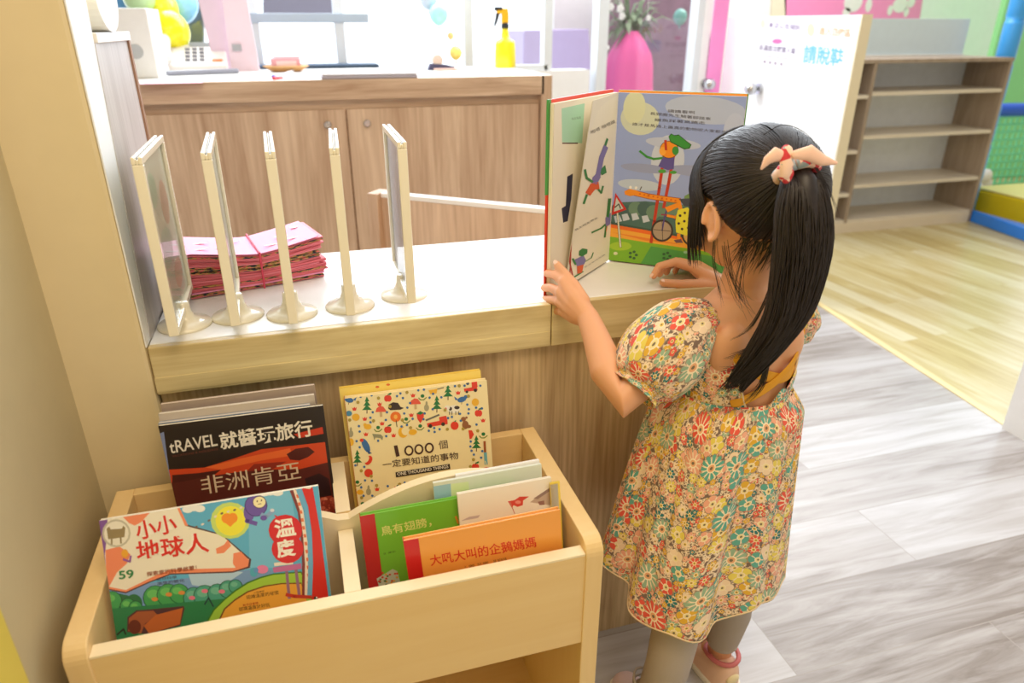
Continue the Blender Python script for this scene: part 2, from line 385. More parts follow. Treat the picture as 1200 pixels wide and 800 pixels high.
# grey panel left of the ledge
gp = thing('side_cabinet', 'tall grey wood cabinet side standing behind the pillar', 'cabinet', (-0.30, 1.15, 0))
MB().prism([(1.046, 0), (1.253, 0), (1.253, 1.10), (1.046, 1.10)], 'x', -0.44, -0.226).prism([(0.976, LZ), (1.0455, LZ), (1.0455, 1.10), (1.036, 1.10)], 'x', -0.2255, -0.2235).build('body', M_greyoak, gp)
MB().box((-0.44, 1.046, 1.10), (-0.222, 1.258, 1.112)).build('top_panel', M_top, gp, bevel=0.001)
MB().box((-0.226, 1.245, LZ), (-0.223, 1.256, 1.10)).build('edge_band', plain('brown_edge', (160, 124, 100), 0.5), gp)

# swing gate
gt = thing('swing_gate', 'low wooden swing gate with white top edge between ledge and counter', 'gate', (0.20, 1.78, 0))
A, B = Vector((0.19, 1.78, 0)), Vector((0.62, 1.43, 0)); d = (B-A).normalized(); gm = Matrix.Translation(A) @ Matrix.Rotation(math.atan2(d.y, d.x), 4, 'Z'); L = (B-A).length
MB().box((0, -0.012, 0.14), (L, 0.012, 0.728), M=gm).build('gate_panel', M_counter, gt)
MB().box((0, -0.014, 0.728), (L, 0.014, 0.74), M=gm).build('top_edge', M_top, gt, bevel=0.002)
MB().box((-0.03, -0.03, 0), (0.0, 0.03, 0.74), M=gm).build('hinge_post', M_counter, gt, bevel=0.002)

# ---------------------------------------------------------------- far reception counter
cz = 0.965
co = thing('reception_counter', 'long brown wood reception counter with two cabinet doors and white top', 'counter', (0.2, 2.74, 0))
MB().box((-0.5, 2.44, cz-0.012), (0.862, 3.06, cz)).build('desktop', M_top, co, bevel=0.002)
MB().box((-0.5, 2.43, cz-0.062), (0.835, 2.442, cz-0.001)).build('front_rail', M_counterx, co, bevel=0.001)
MB().box((-0.5, 2.462, 0.0), (0.83, 2.48, cz-0.012)).box((0.80, 2.48, 0), (0.83, 3.04, cz-0.012)).box((-0.5, 3.02, 0), (0.8, 3.04, cz-0.012)).box((-0.5, 2.48, 0), (-0.48, 3.02, cz-0.012)).build('carcass', M_counterx, co)
MB().box((0.826, 2.43, 0), (0.864, 2.48, cz-0.001)).box((0.845, 2.48, 0), (0.864, 3.06, cz-0.013)).build('end_post', M_counter, co, bevel=0.001)
xg = atY(407, 150, 2.45).x
for (xa, xb, xk) in ((-0.49, xg-0.003, atY(384, 147, 2.45).x), (xg+0.003, 0.822, atY(430, 145, 2.45).x)):
    dd = MB().box((xa, 2.446, 0.10), (xb, 2.462, 0.872)).build('door', M_counter, co, bevel=0.001)
    zk = 0.826
    kb = MB().tube([(xk, 2.446, zk), (xk, 2.436, zk), (xk, 2.433, zk)], [0.012, 0.012, 0.009], 20).tube([(xk, 2.433, zk), (xk, 2.430, zk)], [0.004, 0.004], 10)
    kb.build('lock_knob', plain('brushed_nickel', (190, 186, 182), 0.25, 1.0), dd)

# ---------------------------------------------------------------- things on the counter
def base(x, y, z=cz): p = atZ(x, y, z); return p
yb = thing('spray_bottle', 'bright yellow spray bottle with black trigger on the counter', 'spray bottle', tuple(base(592, 79)))
bm_ = (0, 0, 0)
k = 2.75/822*1.0
MB().lathe([(0.040, 0), (0.043, 0.004), (0.042, 0.05), (0.040, 0.088), (0.036, 0.1), (0.018, 0.108), (0.0145, 0.125), (0.013, 0.148)], n=32).build('bottle', plain('yellow_plastic', (252, 234, 20), 0.3, coat=0.3), yb, world=False, smooth=True)
MB().lathe([(0.015, 0.145), (0.015, 0.160), (0.012, 0.165)], n=24).build('collar', plain('black_plastic', (40, 44, 48), 0.4), yb, world=False)
MB().box((-0.014, -0.010, 0.163), (0.014, 0.010, 0.205)).box((-0.034, -0.009, 0.198), (0.012, 0.009, 0.217)).build('nozzle_head', plain('amber_plastic', (250, 186, 20), 0.35), yb, world=False, bevel=0.004)
MB().tube([(-0.016, 0, 0.212), (-0.030, 0, 0.196), (-0.036, 0, 0.172), (-0.044, 0, 0.152)], [0.008, 0.008, 0.006, 0.004], 10).box((-0.042, -0.009, 0.208), (-0.012, 0.009, 0.222)).build('trigger', plain('black_plastic', (40, 44, 48), 0.4), yb, world=False, bevel=0.002)

# telephone
p = base(222, 84); p = p+Vector((0.012, 0, 0)); ph = thing('desk_telephone', 'cream desk telephone with handset at the left end of the counter', 'telephone', tuple(p), (0, 0, 0.05))
MB().prism([(-0.09, 0), (0.09, 0), (0.09, 0.085), (0.06, 0.09), (-0.09, 0.025)], 'x', -0.115, 0.125).build('base', plain('cream_phone', (232, 226, 220), 0.4), ph, world=False, bevel=0.006)
MB().tube([(-0.078, -0.09, 0.055), (-0.078, -0.06, 0.072), (-0.078, 0.05, 0.118), (-0.078, 0.085, 0.118)], [0.026, 0.020, 0.020, 0.026], 14, rounded=True).build('handset', plain('cream_phone', (232, 226, 220), 0.4), ph, world=False, smooth=True)
kk = MB(); Mk = Matrix.Translation((0, 0, 0)) @ Matrix.Identity(4)
def onface(y): return 0.025+(y+0.09)/0.15*0.065
for i in range(3):
    for j in range(4):
        x = -0.015+i*0.024; y = -0.06+j*0.026; z = onface(y)
        kk.box((x, y, z-0.003), (x+0.016, y+0.015, z+0.009))
kk.build('keypad', plain('grey_keys', (140, 140, 148), 0.5), ph, world=False, bevel=0.001)
MB().box((0.075, -0.064, 0.034), (0.11, -0.052, 0.044)).build('orange_key', plain('orange_key', (240, 150, 90), 0.5), ph, world=False)
MB().box((0.0, 0.045, 0.078), (0.1, 0.075, 0.098)).build('display', plain('display_grey', (176, 184, 186), 0.3), ph, world=False)
a, b = base(196, 89), base(281, 86)
d = (b-a); M = Matrix.Translation(a) @ Matrix.Rotation(math.atan2(d.y, d.x), 4, 'Z')
tag(MB().box((0, 0, 0.0), (d.length, 0.02, 0.016), M=M).build('desk_tray_edge', plain('grey_plastic', (150, 152, 166), 0.4), bevel=0.006), 'slim grey plastic bar lying in front of the telephone', 'ruler')
# white binder, roll on the cabinet
q0, q1 = atY(153, 60, 2.75), atY(184, 60, 2.75)
bi = thing('document_box', 'white upright document box on the counter left of the telephone', 'box', (q0.x+0.045, 2.77, cz))
MB().box((-0.06, -0.12, 0), (0.042, 0.12, 0.205)).build('box_body', M_white, bi, world=False, bevel=0.004)
MB().lathe([(0.022, 0), (0.022, 0.002)], n=20, M=Matrix.Translation((-0.012, -0.12, 0.08)) @ Matrix.Rotation(PI/2, 4, 'X')).build('painted_shadow', plain('shadow_grey', (186, 190, 192), 0.6), bi, world=False)  # flat grey disc paints a soft shadow on the box front
ro = thing('paper_roll', 'large white paper roll lying on top of the grey cabinet', 'roll', (-0.33, 1.15, 1.112), (0, 0, -0.1))
MB().tube([(-0.10, 0, 0.043), (0.11, 0, 0.043)], 0.043, 32).build('paper', plain('roll_white', (240, 242, 242), 0.6), ro, world=False)
MB().tube([(-0.1005, 0, 0.043), (-0.10, 0, 0.043)], 0.036, 24).build('core', plain('cardboard', (150, 118, 84), 0.8), ro, world=False)
tag(MB().box((0, 0, 0), (0.17, 0.09, 0.001), M=Matrix.Translation(base(163, 99)) @ Matrix.Rotation(0.05, 4, 'Z')).build('pink_sheet', plain('pink_sheet', (250, 196, 214), 0.6)), 'pale pink paper sheet lying at the front left of the counter', 'paper')
# pale pink folding stand
st = thing('display_stand', 'pale pink folded display stand rising behind the telephone', 'stand', (-0.17, 3.0, cz))
pk = plain('pale_pink_board', (236, 214, 226), 0.5); pk2 = plain('pale_pink_board_back', (226, 202, 218), 0.5)
def slab(name, pxs, Y, t, mat):
    pts = [atY(x, y, Y) for x, y in pxs]
    MB().prism([(q.x, q.z) for q in pts], 'y', Y, Y+t).build(name, mat, st, bevel=0.002)
slab('front_board', ((255, -40), (282, -40), (305, 84), (271, 84)), 2.98, 0.012, pk)
slab('rear_board', ((222, -40), (256, -40), (272, 84), (252, 80)), 3.01, 0.012, pk2)
MB().box((atY(272, 56, 2.97).x, 2.973, atY(272, 60, 2.97).z), (atY(283, 56, 2.97).x, 2.98, atY(272, 52, 2.97).z)).build('latch', plain('grey_latch', (170, 170, 176), 0.4), st, bevel=0.001)
# pink sponge on a wooden dish
p = base(336, 84); dsh = thing('wooden_dish', 'small wooden dish on the counter holding a pink stamp pad', 'dish', tuple(p))
MB().lathe([(0.045, 0), (0.058, 0.004), (0.075, 0.016), (0.082, 0.018), (0.080, 0.022), (0.060, 0.012), (0.0, 0.008)], n=32, sy=0.6).build('dish_body', plain('honey_wood', (214, 166, 110), 0.45), dsh, world=False, smooth=True)
sp = thing('stamp_pad', 'pink box with a paler label sitting in the wooden dish', 'stamp pad', (p.x, p.y, p.z+0.0145), (0, 0, 0.1))
MB().box((-0.05, -0.03, 0), (0.05, 0.03, 0.032)).build('pad_body', plain('dusty_pink', (226, 164, 172), 0.5), sp, world=False, bevel=0.003)
MB().box((-0.035, -0.032, 0.004), (0.035, -0.03, 0.024)).build('label', plain('pale_label', (242, 214, 216), 0.5), sp, world=False)
MB().box((-0.04, -0.02, 0.032), (0.052, 0.028, 0.038)).build('lid', plain('lid_pink', (240, 190, 196), 0.5), sp, world=False, bevel=0.001)
# pens, tablet, clips
def pen(name, A, B, col, cap, label):
    a, b = base(*A)+Vector((0, 0, 0.004)), base(*B)+Vector((0, 0, 0.004)); t = thing(name, label, 'pen', tuple(a-Vector((0, 0, 0.004))))
    MB().tube([a, b], 0.004, 10).build('barrel', plain(name+str(col), col, 0.4), t)
    MB().tube([a-(b-a).normalized()*0.022, a], 0.0055, 10).build('cap', plain(name+str(cap), cap, 0.4), t)
pen('marker_pen', (322, 91), (352, 82), (214, 216, 220), (60, 70, 190), 'grey pen with a blue end beside the wooden dish')
pen('marker_pen', (326, 93), (331, 92.5), (226, 80, 80), (230, 60, 70), 'short red marker cap at the end of the blue pen')
a, b = base(377, 93), base(490, 91); d = b-a
M = Matrix.Translation(a) @ Matrix.Rotation(math.atan2(d.y, d.x), 4, 'Z')
lt = thing('closed_laptop', 'thin closed grey laptop lying near the front edge of the counter', 'laptop', tuple(a))
MB().box((0, 0, 0), (d.length, 0.2, 0.009), M=M).build('laptop_base', plain('laptop_grey', (176, 170, 184), 0.35), lt, bevel=0.003)
MB().box((0.002, 0.002, 0.0095), (d.length-0.002, 0.2, 0.016), M=M).build('laptop_lid', plain('laptop_lid', (226, 224, 232), 0.3), lt, bevel=0.003)
p = base(516, 82); tp = thing('tape_dispenser', 'small dark navy and peach tape dispenser near the yellow bottle', 'tape dispenser', tuple(p))
MB().prism([(-0.05, 0), (0.05, 0), (0.055, 0.012), (0.02, 0.02), (-0.04, 0.024)], 'y', -0.015, 0.015).build('dispenser_body', plain('navy_plastic', (74, 72, 104), 0.4), tp, world=False, bevel=0.002)
MB().tube([(-0.01, -0.012, 0.035), (-0.01, 0.012, 0.035)], 0.02, 20).build('tape', plain('tape_tan', (216, 196, 180), 0.4), tp, world=False)
MB().box((-0.03, -0.05, 0), (0.06, -0.025, 0.008)).build('peach_base', plain('peach', (230, 190, 176), 0.5), tp, world=False, bevel=0.002)

# ---------------------------------------------------------------- outside the window
def outside(name, px, Y, t, mat, label, cat):
    pts = [atY(x, y, Y) for x, y in px]
    return tag(MB().prism([(q.x, q.z) for q in pts], 'y', Y, Y+t).build(name, mat, bevel=0.004), label, cat)
outside('garden_wall', ((60, 62), (238, 66), (238, -60), (60, -60)), 5.0, 0.1, plain('shade_green_grey', (74, 88, 90), 0.6), 'dark grey green garden wall outside behind the balloons', 'wall')
outside('shutter', ((308, 17), (392, 17), (392, -60), (308, -60)), 5.4, 0.08, plain('lavender_grey', (150, 150, 176), 0.6), 'lavender grey roller shutter seen high through the window', 'shutter')
outside('shutter', ((284, 17), (297, 17), (297, -60), (284, -60)), 5.4, 0.08, plain('dark_lavender', (92, 88, 112), 0.6), 'narrow dark panel outside beside the lavender shutter', 'shutter')
outside('planter_box', ((608, 300), (706, 300), (690, 34), (614, 36)), 4.1, 0.35, plain('lavender_box', (196, 182, 226), 0.5), 'pale lavender box standing outside right of the counter', 'box')
outside('garden_screen', ((706, 150), (830, 150), (835, -60), (700, -60)), 4.7, 0.06, plain('mauve_screen', (124, 96, 118), 0.7, noise_amt=0.3), 'dusky mauve screen seen through the glass door', 'screen')
# magenta draped figure
fg = atY(735, 112, 4.2)
prof = [(0.165, 0), (0.16, 0.1), (0.145, 0.22), (0.14, 0.3), (0.125, 0.36), (0.085, 0.42), (0.04, 0.47)]
mg = thing('draped_planter', 'magenta draped planter with leaves seen through the glass door', 'planter', (fg.x, 4.2, 0.55))
b_ = MB(); n = 40; vv = []
for (r, z) in prof:
    for k_ in range(n):
        a_ = 2*PI*k_/n; rr = r*(1+0.05*math.sin(a_*7)); vv.append((rr*math.cos(a_), rr*math.sin(a_), z*1.15))
ff = [(i*n+k_, i*n+(k_+1) % n, (i+1)*n+(k_+1) % n, (i+1)*n+k_) for i in range(len(prof)-1) for k_ in range(n)]
b_.add(vv, ff).build('drape', plain('magenta_cloth', (236, 92, 168), 0.6), mg, world=False, smooth=True)
MB().lathe([(0.12, -0.55), (0.14, -0.5), (0.155, 0.01)], n=24).build('pot', M_white, mg, world=False)
lv = MB()
for i in range(70):
    a_ = random.uniform(0, 2*PI); el = random.uniform(-0.5, 1.2); L = random.uniform(0.12, 0.26)
    d_ = Vector((math.cos(a_)*math.cos(el), math.sin(a_)*math.cos(el)*0.5, math.sin(el))); s_ = d_.cross(Vector((0, 0, 1))).normalized()*0.018
    o0 = Vector((random.uniform(-.05, .05), 0, 0.56)); mid = o0+d_*L*0.6+Vector((0, 0, .02)); tip = o0+d_*L-Vector((0, 0, .04))
    lv.add([o0, mid+s_, tip, mid-s_, mid+Vector((0, 0.004, 0.006))], [(0, 1, 4), (1, 2, 4), (2, 3, 4), (3, 0, 4)])
lv.build('foliage', plain('sage_leaves', (128, 150, 120), 0.6), mg, world=False)
for i, (x, y, r) in enumerate(((705, 42, .018), (708, 56, .028), (702, 70, .024), (706, 86, .020), (727, 10, .02), (716, 8, .018), (729, 19, .018), (760, 21, .014), (698, 64, .018))):
    q = atY(x, y, 3.6); u = MB()
    for j in range(5):
        a_ = 2*PI*j/5; u.ell((r*0.55*math.cos(a_), 0, r*0.55*math.sin(a_)), (r*.5, r*.3, r*.5), 10, 6)
    u.ell((0, -r*.2, 0), (r*.3, r*.3, r*.3), 8, 6)
    u.tube([(0, 0.01, 0), (0.0, 0.03, 0.8)], 0.0012, 5)
    o = u.build('hanging_blossom', M_white); o.location = q
    tag(o, 'white blossom hanging '+('at mid height on the door post, topmost of its column', 'second from top beside the door post', 'third from top on the left side of the door post', 'above the open book, lowest beside the door post', 'before the magenta planter leaves, upper left', 'at the upper edge just right of the door post', 'in the leaves, lower of the pair left', 'alone right of the leaves near the teal balloon', 'left of the door post, before the lavender box')[i], 'flower', 'white blossoms by the glass door')

# balloons
def balloon(x, y, Y, r, col, label, sq=1.12):
    q = atY(x, y, Y); t = thing('balloon', label, 'balloon', tuple(q-Vector((0, 0, r*sq))), group=None)
    prof = []
    for i in range(17):
        a_ = PI*i/16; rr = math.sin(a_)*r; z = -math.cos(a_)*r*sq
        if z < 0: rr *= 1-0.12*(z/r)**2
        prof.append((max(rr, 0.0005), z+r*sq))
    MB().lathe(prof, n=28).build('balloon_skin', plain('latex%s' % (col,), col, 0.25, coat=0.3), t, world=False, smooth=True)
    MB().lathe([(0.006, -0.012), (0.001, 0.0)], n=10).tube([(0, 0, -0.01), (0.004, 0.0, -0.022)], 0.0008, 5).build('knot', plain('latex%s' % (col,), col, 0.25), t, world=False)
balloon(200, 38, 3.08, 0.068, (246, 240, 20), 'yellow balloon directly above the telephone')
balloon(189, 12, 3.15, 0.062, (240, 240, 60), 'yellow balloon above the lower yellow one')
balloon(211, 4, 3.235, 0.066, (150, 214, 250), 'light blue balloon right of the upper yellow one')
balloon(163, -2, 3.10, 0.055, (190, 224, 170), 'pale green balloon left of the upper yellow one')
balloon(150, 0, 3.22, 0.05, (90, 160, 220), 'blue balloon leftmost in the bunch')
balloon(514, 17, 3.15, 0.038, (170, 232, 226), 'mint balloon at the top of the window')
balloon(502, 0, 3.2, 0.035, (200, 214, 232), 'pale grey blue balloon beside the mint balloon')
balloon(534, 62, 3.14, 0.026, (252, 226, 120), 'small pale yellow balloon low beside the spray bottle')
balloon(528, 42, 3.14, 0.014, (250, 200, 130), 'tiny orange balloon above the pale yellow balloon')
balloon(797, 20, 4.0, 0.04, (110, 176, 170), 'teal balloon beyond the glass door')

# door knobs
def knob(x, y, Y, dirv, label):
    q = atY(x, y, Y); t = thing('door_knob', label, 'door knob', tuple(q)); d_ = Vector(dirv)
    MB().tube([Vector((0, 0, 0)), d_*0.012], 0.026, 24).build('rosette', plain('polished_steel', (200, 200, 204), 0.15, 1.0), t, world=False)
    MB().tube([d_*0.012, d_*0.03], 0.01, 16).ell(d_*0.048, (0.028, 0.028, 0.028), 20, 14).build('knob_ball', plain('polished_steel', (200, 200, 204), 0.15, 1.0), t, world=False, smooth=True)
knob(826, 98, 3.30, (0, -1, 0), 'round polished knob on the white wall above the open book')
q = atY(884, 104, 2.975)
kn = thing('door_knob', 'round polished knob beside the right corner of the open book', 'door knob', (2.075, q.y, q.z))
MB().tube([(0, 0, 0), (-0.012, 0, 0)], 0.026, 24).build('rosette', plain('polished_steel', (200, 200, 204), 0.15, 1.0), kn, world=False)
MB().tube([(-0.012, 0, 0), (-0.03, 0, 0)], 0.01, 16).ell((-0.048, 0, 0), (0.028, 0.028, 0.028), 20, 14).build('knob_ball', plain('polished_steel', (200, 200, 204), 0.15, 1.0), kn, world=False, smooth=True)

# notices on the partition
def onX(x, y, X):
    d_ = ray(x, y); t = X/d_.x; return d_*t+Vector((0, 0, CAMZ))
def notice(px, label):
    Xw = 2.0735; tl, tr, br, bl = [onX(x, y, Xw) for x, y in px]
    ya, yb_ = max(tl.y, bl.y), min(tr.y, br.y); zt, zb = max(tl.z, tr.z), min(bl.z, br.z)
    C = [(Xw, ya, zb), (Xw, yb_, zb), (Xw, yb_, zt), (Xw, ya, zt)]
    m_ = MB().box((Xw-0.0002, yb_, zb), (Xw+0.0015, ya, zt))
    o = m_.build('notice', plain('poster_white', (242, 240, 246), 0.4)); tag(o, label, 'notice'); return o, C
Z = (880, 10, 9.23)
o, C = notice(((891, 21), (941, 27), (934, 84), (886, 77)), 'white notice with purple heading, left one on the partition')
a = Art(C, Z, off=0.0006); a.n = Vector((-1, 0, 0))
a.ell(130, 165, 26, 50, (236, 222, 190)); a.text('本店公告規則', (190, 205), (530, 240), 62, (120, 92, 140), 0.01)
a.line([(90, 270), (520, 315)], 8, (206, 206, 226)); a.ell(285, 355, 55, 28, (238, 110, 170))
a.text('未滿首次購票入場', (85, 450), (475, 495), 66, (92, 66, 112), 0.01); a.text('消毒雙手 量測體溫', (130, 520), (400, 552), 22, (170, 160, 186))
for x in (150, 208, 265, 330): a.ell(x, 575+(x-150)*.15, 14, 16, (150, 130, 150))
a.build('lettering', o, M_matte)
o, C = notice(((944, 24), (1002, 30), (992, 92), (937, 84)), 'white notice with big blue characters near the partition edge')
a = Art(C, Z, off=0.0006); a.n = Vector((-1, 0, 0))
a.ell(650, 230, 42, 72, (236, 226, 180)); a.text('進入遊戲區', (735, 285), (1075, 312), 90, (244, 160, 90), 0.012)
a.text('請脫鞋', (560, 590), (990, 635), 205, (110, 190, 240), 0.02)
a.build('lettering', o, M_matte)

# pink banner on the far wall
bp = [atY(x, y, 5.18) for x, y in ((921, 22), (1078, 24), (1086, -30), (918, -30))]
bn = tag(MB().prism([(q.x, q.z) for q in bp], 'y', 5.185, 5.195).build('wall_banner', plain('banner_pink', (250, 150, 204), 0.5)), 'pink banner with white animal shapes high on the far wall', 'banner')
u = MB()
for (x, y, rx, ry) in ((1000, 2, 14, 12), (992, 14, 6, 5), (1055, 6, 12, 9), (1068, 2, 6, 7), (1062, 14, 4, 6), (1043, 12, 4, 6), (1018, 6, 5, 8)):
    q = atY(x, y, 5.184); s_ = 5.2/822; u.lathe([(1, 0), (1, 0.001)], n=18, M=Matrix.Translation(q) @ Matrix.Rotation(PI/2, 4, 'X') @ Matrix.Diagonal((rx*s_, ry*s_, 1, 1)))
u.build('animal_shapes', M_white, bn)
tag(MB().prism([(atY(x, y, 5.19).x, atY(x, y, 5.19).z) for x, y in ((903, 20), (921, 20), (921, -20), (905, -20))], 'y', 5.185, 5.196).build('wall_poster', plain('cream_poster', (236, 228, 206), 0.5)), 'narrow cream poster left of the pink banner', 'poster')

# ---------------------------------------------------------------- shoe rack and play area
rk = thing('shoe_rack', 'empty open shoe rack of taupe wood behind the partition', 'shelf', (3.4, 3.5, 0))
RY0, RY1 = 3.33, 3.63; X0, XD, X1 = 2.80, 3.02, 3.975
t = 0.02
MB().box((X0, RY0, 0), (X0+t, RY1, 0.935)).build('side_panel', M_rack, rk); MB().box((X1-t, RY0, 0), (X1, RY1, 0.935)).build('side_panel', M_rack, rk)
MB().box((XD, RY0+0.002, 0.06), (XD+t, RY1-0.012, 0.935)).build('divider', M_rack, rk)
MB().box((X0-0.003, RY0-0.003, 0.935), (X1+0.003, RY1, 0.955)).build('top_panel', M_rack, rk)
MB().box((X0+t, RY1-0.012, 0.06), (XD, RY1-0.002, 0.935)).box((XD+t, RY1-0.012, 0.06), (X1-t, RY1-0.002, 0.935)).build('back_panel', plain('rack_back_grey', (220, 226, 234), 0.5, noise_amt=0.08), rk)
MB().box((X0+t, RY0, 0.0), (X1-t, RY0+0.02, 0.06)).build('plinth', plain('plinth_ash', (222, 208, 186), 0.5), rk)
M_sh = wood('shelf_edge_ash', (226, 216, 200), (204, 192, 174), 'x', 1.2, 0.45)
def fz(y): return atY(1100, y, RY0).z
for y in (108, 157, 212): MB().box((XD+t, RY0+0.004, fz(y)-0.01), (X1-t, RY1-0.012, fz(y)+0.01)).build('shelf', M_sh, rk)
MB().box((XD+t, RY0+0.004, 0.06), (X1-t, RY1-0.012, 0.078)).build('shelf', M_sh, rk); MB().box((X0+t, RY0+0.004, 0.06), (XD, RY1-0.012, 0.078)).build('shelf', M_sh, rk)
for y in (111, 173, 221): MB().box((X0+t, RY0+0.004, fz(y)-0.01), (XD, RY1-0.012, fz(y)+0.01)).build('shelf', M_sh, rk)
q0, q1 = atY(1018, 20, 3.58), atY(1137, 22, 3.58)
gs = thing('acrylic_guard', 'pale blue translucent board standing on top of the shoe rack', 'guard panel', (3.4, 3.58, 0.955))
MB().box((q0.x-0.1, 3.575, 0.965), (q1.x, 3.583, q1.z)).build('board', plain('pale_blue_board', (206, 224, 232), 0.25), gs, bevel=0.001)
MB().box((q0.x-0.1, 3.565, 0.955), (q1.x, 3.593, 0.967)).build('foot_rail', M_white, gs)

M_blue = plain('blue_vinyl', (40, 128, 236), 0.35, coat=0.2); M_blue2 = plain('light_blue_vinyl', (60, 160, 238), 0.35, coat=0.2)
pp = thing('padded_post', 'blue padded post of the soft play frame beside the shoe rack', 'post', (4.05, 3.45, 0))
prof = []; z = 0.0
while z < 2.3:
    prof += [(0.046, z), (0.052, z+0.02), (0.052, z+0.21), (0.046, z+0.23)]; z += 0.23
MB().lathe(prof, n=24).build('padding', M_blue2, pp, world=False, smooth=True)
MB().lathe([(0.06, 0), (0.06, 0.03)], n=24).build('foot', M_blue, pp, world=False, bevel=0.003)
tag(MB().prism([(3.985, 3.36), (4.0, 3.40), (3.99, 2.6), (3.84, 2.6)], 'z', 0.0, 0.07).build('floor_beam', M_blue, bevel=0.006), 'blue padded floor beam bordering the soft play area', 'beam')
bl = thing('foam_block', 'big yellow foam block with pale yellow top in the play area', 'foam block', (4.45, 3.05, 0))
MB().box((-0.34, -0.5, 0.0), (0.8, 0.42, 0.17)).build('block_side', plain('yellow_vinyl', (214, 190, 20), 0.45), bl, world=False, bevel=0.012)
MB().box((-0.335, -0.495, 0.171), (0.795, 0.415, 0.185)).build('block_top', plain('pale_yellow_vinyl', (240, 234, 150), 0.45), bl, world=False, bevel=0.006)
tag(MB().box((4.98, 4.35, 0.0), (6.0, 4.4, 2.3)).build('foam_wall', plain('lime_vinyl', (146, 224, 150), 0.5), bevel=0.01), 'light green foam wall of the soft play area', 'wall')
tag(MB().tube([(4.12, 3.72, 0.62), (5.4, 3.72, 0.60)], 0.042, 16).build('padded_rail', plain('deep_blue_vinyl', (20, 90, 214), 0.4)), 'dark blue padded rail below the green panel', 'rail')
nt_ = MB()
for i in range(24): nt_.tube([(4.14+i*0.05, 3.78, 0.02), (4.14+i*0.05, 3.78, 0.60)], 0.008, 5)
for i in range(11): nt_.tube([(4.12, 3.775, 0.06+i*0.05), (5.32, 3.775, 0.06+i*0.05)], 0.008, 5)
tag(nt_.build('climbing_net', plain('mint_net', (130, 226, 180), 0.6)), 'mint green square mesh net below the blue rail', 'net')
u = MB()
for i in range(14): u.ell((4.2+random.uniform(-.1, .18), 3.62+random.uniform(-.02, .03), 0.06+0.03*i % 0.26), (0.05, 0.03, 0.05), 12, 8)
tag(u.build('plush_cushion', M_white, smooth=True), 'lumpy white plush cushion between blue post and yellow block', 'cushion')

# ---------------------------------------------------------------- five sign holders on the ledge
def sign_holder(loc, ang, sheet, label, blobs):
    t = thing('sign_holder', label, 'sign holder', (loc[0], loc[1], LZ), (0, 0, ang), 'white sign holders in a row on the ledge')
    MB().lathe([(0.0365, 0), (0.037, 0.002), (0.035, 0.0045), (0.024, 0.007), (0.015, 0.013), (0.0115, 0.022), (0.0105, 0.034), (0.008, 0.036)], n=40).build('base', M_ivory, t, world=False, smooth=True)
    w_, z0, z1, b, th = 0.096, 0.022, 0.250, 0.009, 0.0063
    f = MB()
    # one solid ring; the top rail is split by the slot the sheet slides through
    f.box((-w_, -th, z0), (-w_+b, th, z1-b)).box((w_-b, -th, z0), (w_, th, z1-b)).box((-w_+b, -th, z0), (w_-b, th, z0+b))
    f.box((-w_, -th, z1-b), (w_, -0.0016, z1)).box((-w_, 0.0016, z1-b), (w_, th, z1)).box((-w_, -0.0016, z1-b), (w_, 0.0016, z1-0.003))
    f.build('frame', M_ivory, t, world=False, bevel=0.0012)
    MB().box((-w_+0.003, -0.0005, z1-0.004), (w_-0.003, 0.0005, z1-0.0015)).build('groove', plain('groove_grey', (130, 132, 138), 0.4), t, world=False)
    sh = MB().box((-w_+b-0.001, -0.001, z0+b-0.001), (w_-b+0.001, 0.001, z1-b+0.001)).build('insert_sheet', plain('sheet%s' % (sheet,), sheet, 0.35, coat=0.5), t, world=False)
    for s in (-1, 1):
        u = MB()
        for (x, z, rx, rz, mi) in blobs:
            u.lathe([(1, 0), (1, 0.0003)], n=20, mi=mi, M=Matrix.Translation((x, s*0.0011, z)) @ Matrix.Rotation(PI/2*s, 4, 'X') @ Matrix.Diagonal((rx, rz, 1, 1)))
        if blobs: u.build('sheet_print', [plain('print_sage', (196, 206, 176), 0.4), plain('print_peach', (226, 188, 160), 0.4)], t, world=False)
    MB().box((-w_+b, 0.0018, z0+b), (w_-b, 0.0023, z1-b)).box((-w_+b, -0.0023, z0+b), (w_-b, -0.0018, z1-b)).build('clear_cover', glassmat('acrylic%d' % int(loc[0]*1000), (0.97, 0.98, 0.98), 0.10), t, world=False)
    return t
g1 = [(-.04, .20, .03, .022, 0), (.03, .17, .03, .03, 1), (-.02, .12, .05, .025, 0), (.03, .07, .035, .02, 1)]
D = math.radians
sign_holder((-0.1855, 1.020), D(91.0), (236, 232, 208), 'white sign holder on the ledge, leftmost, showing its green printed sheet', g1)
sign_holder((-0.1145, 1.034), D(93.2), (230, 226, 214), 'white sign holder second from left, seen edge on before the pink bags', [])
sign_holder((-0.038, 1.020), D(92.0), (230, 226, 214), 'white sign holder in the middle of the row, seen edge on before the pink bags', [])
sign_holder((0.047, 1.028), D(87.2), (224, 222, 220), 'white sign holder second from right, seen edge on below the cabinet knob', [])
sign_holder((0.133, 1.052), D(89.0), (224, 218, 230), 'white sign holder rightmost in the row, showing its lavender sheet', [])

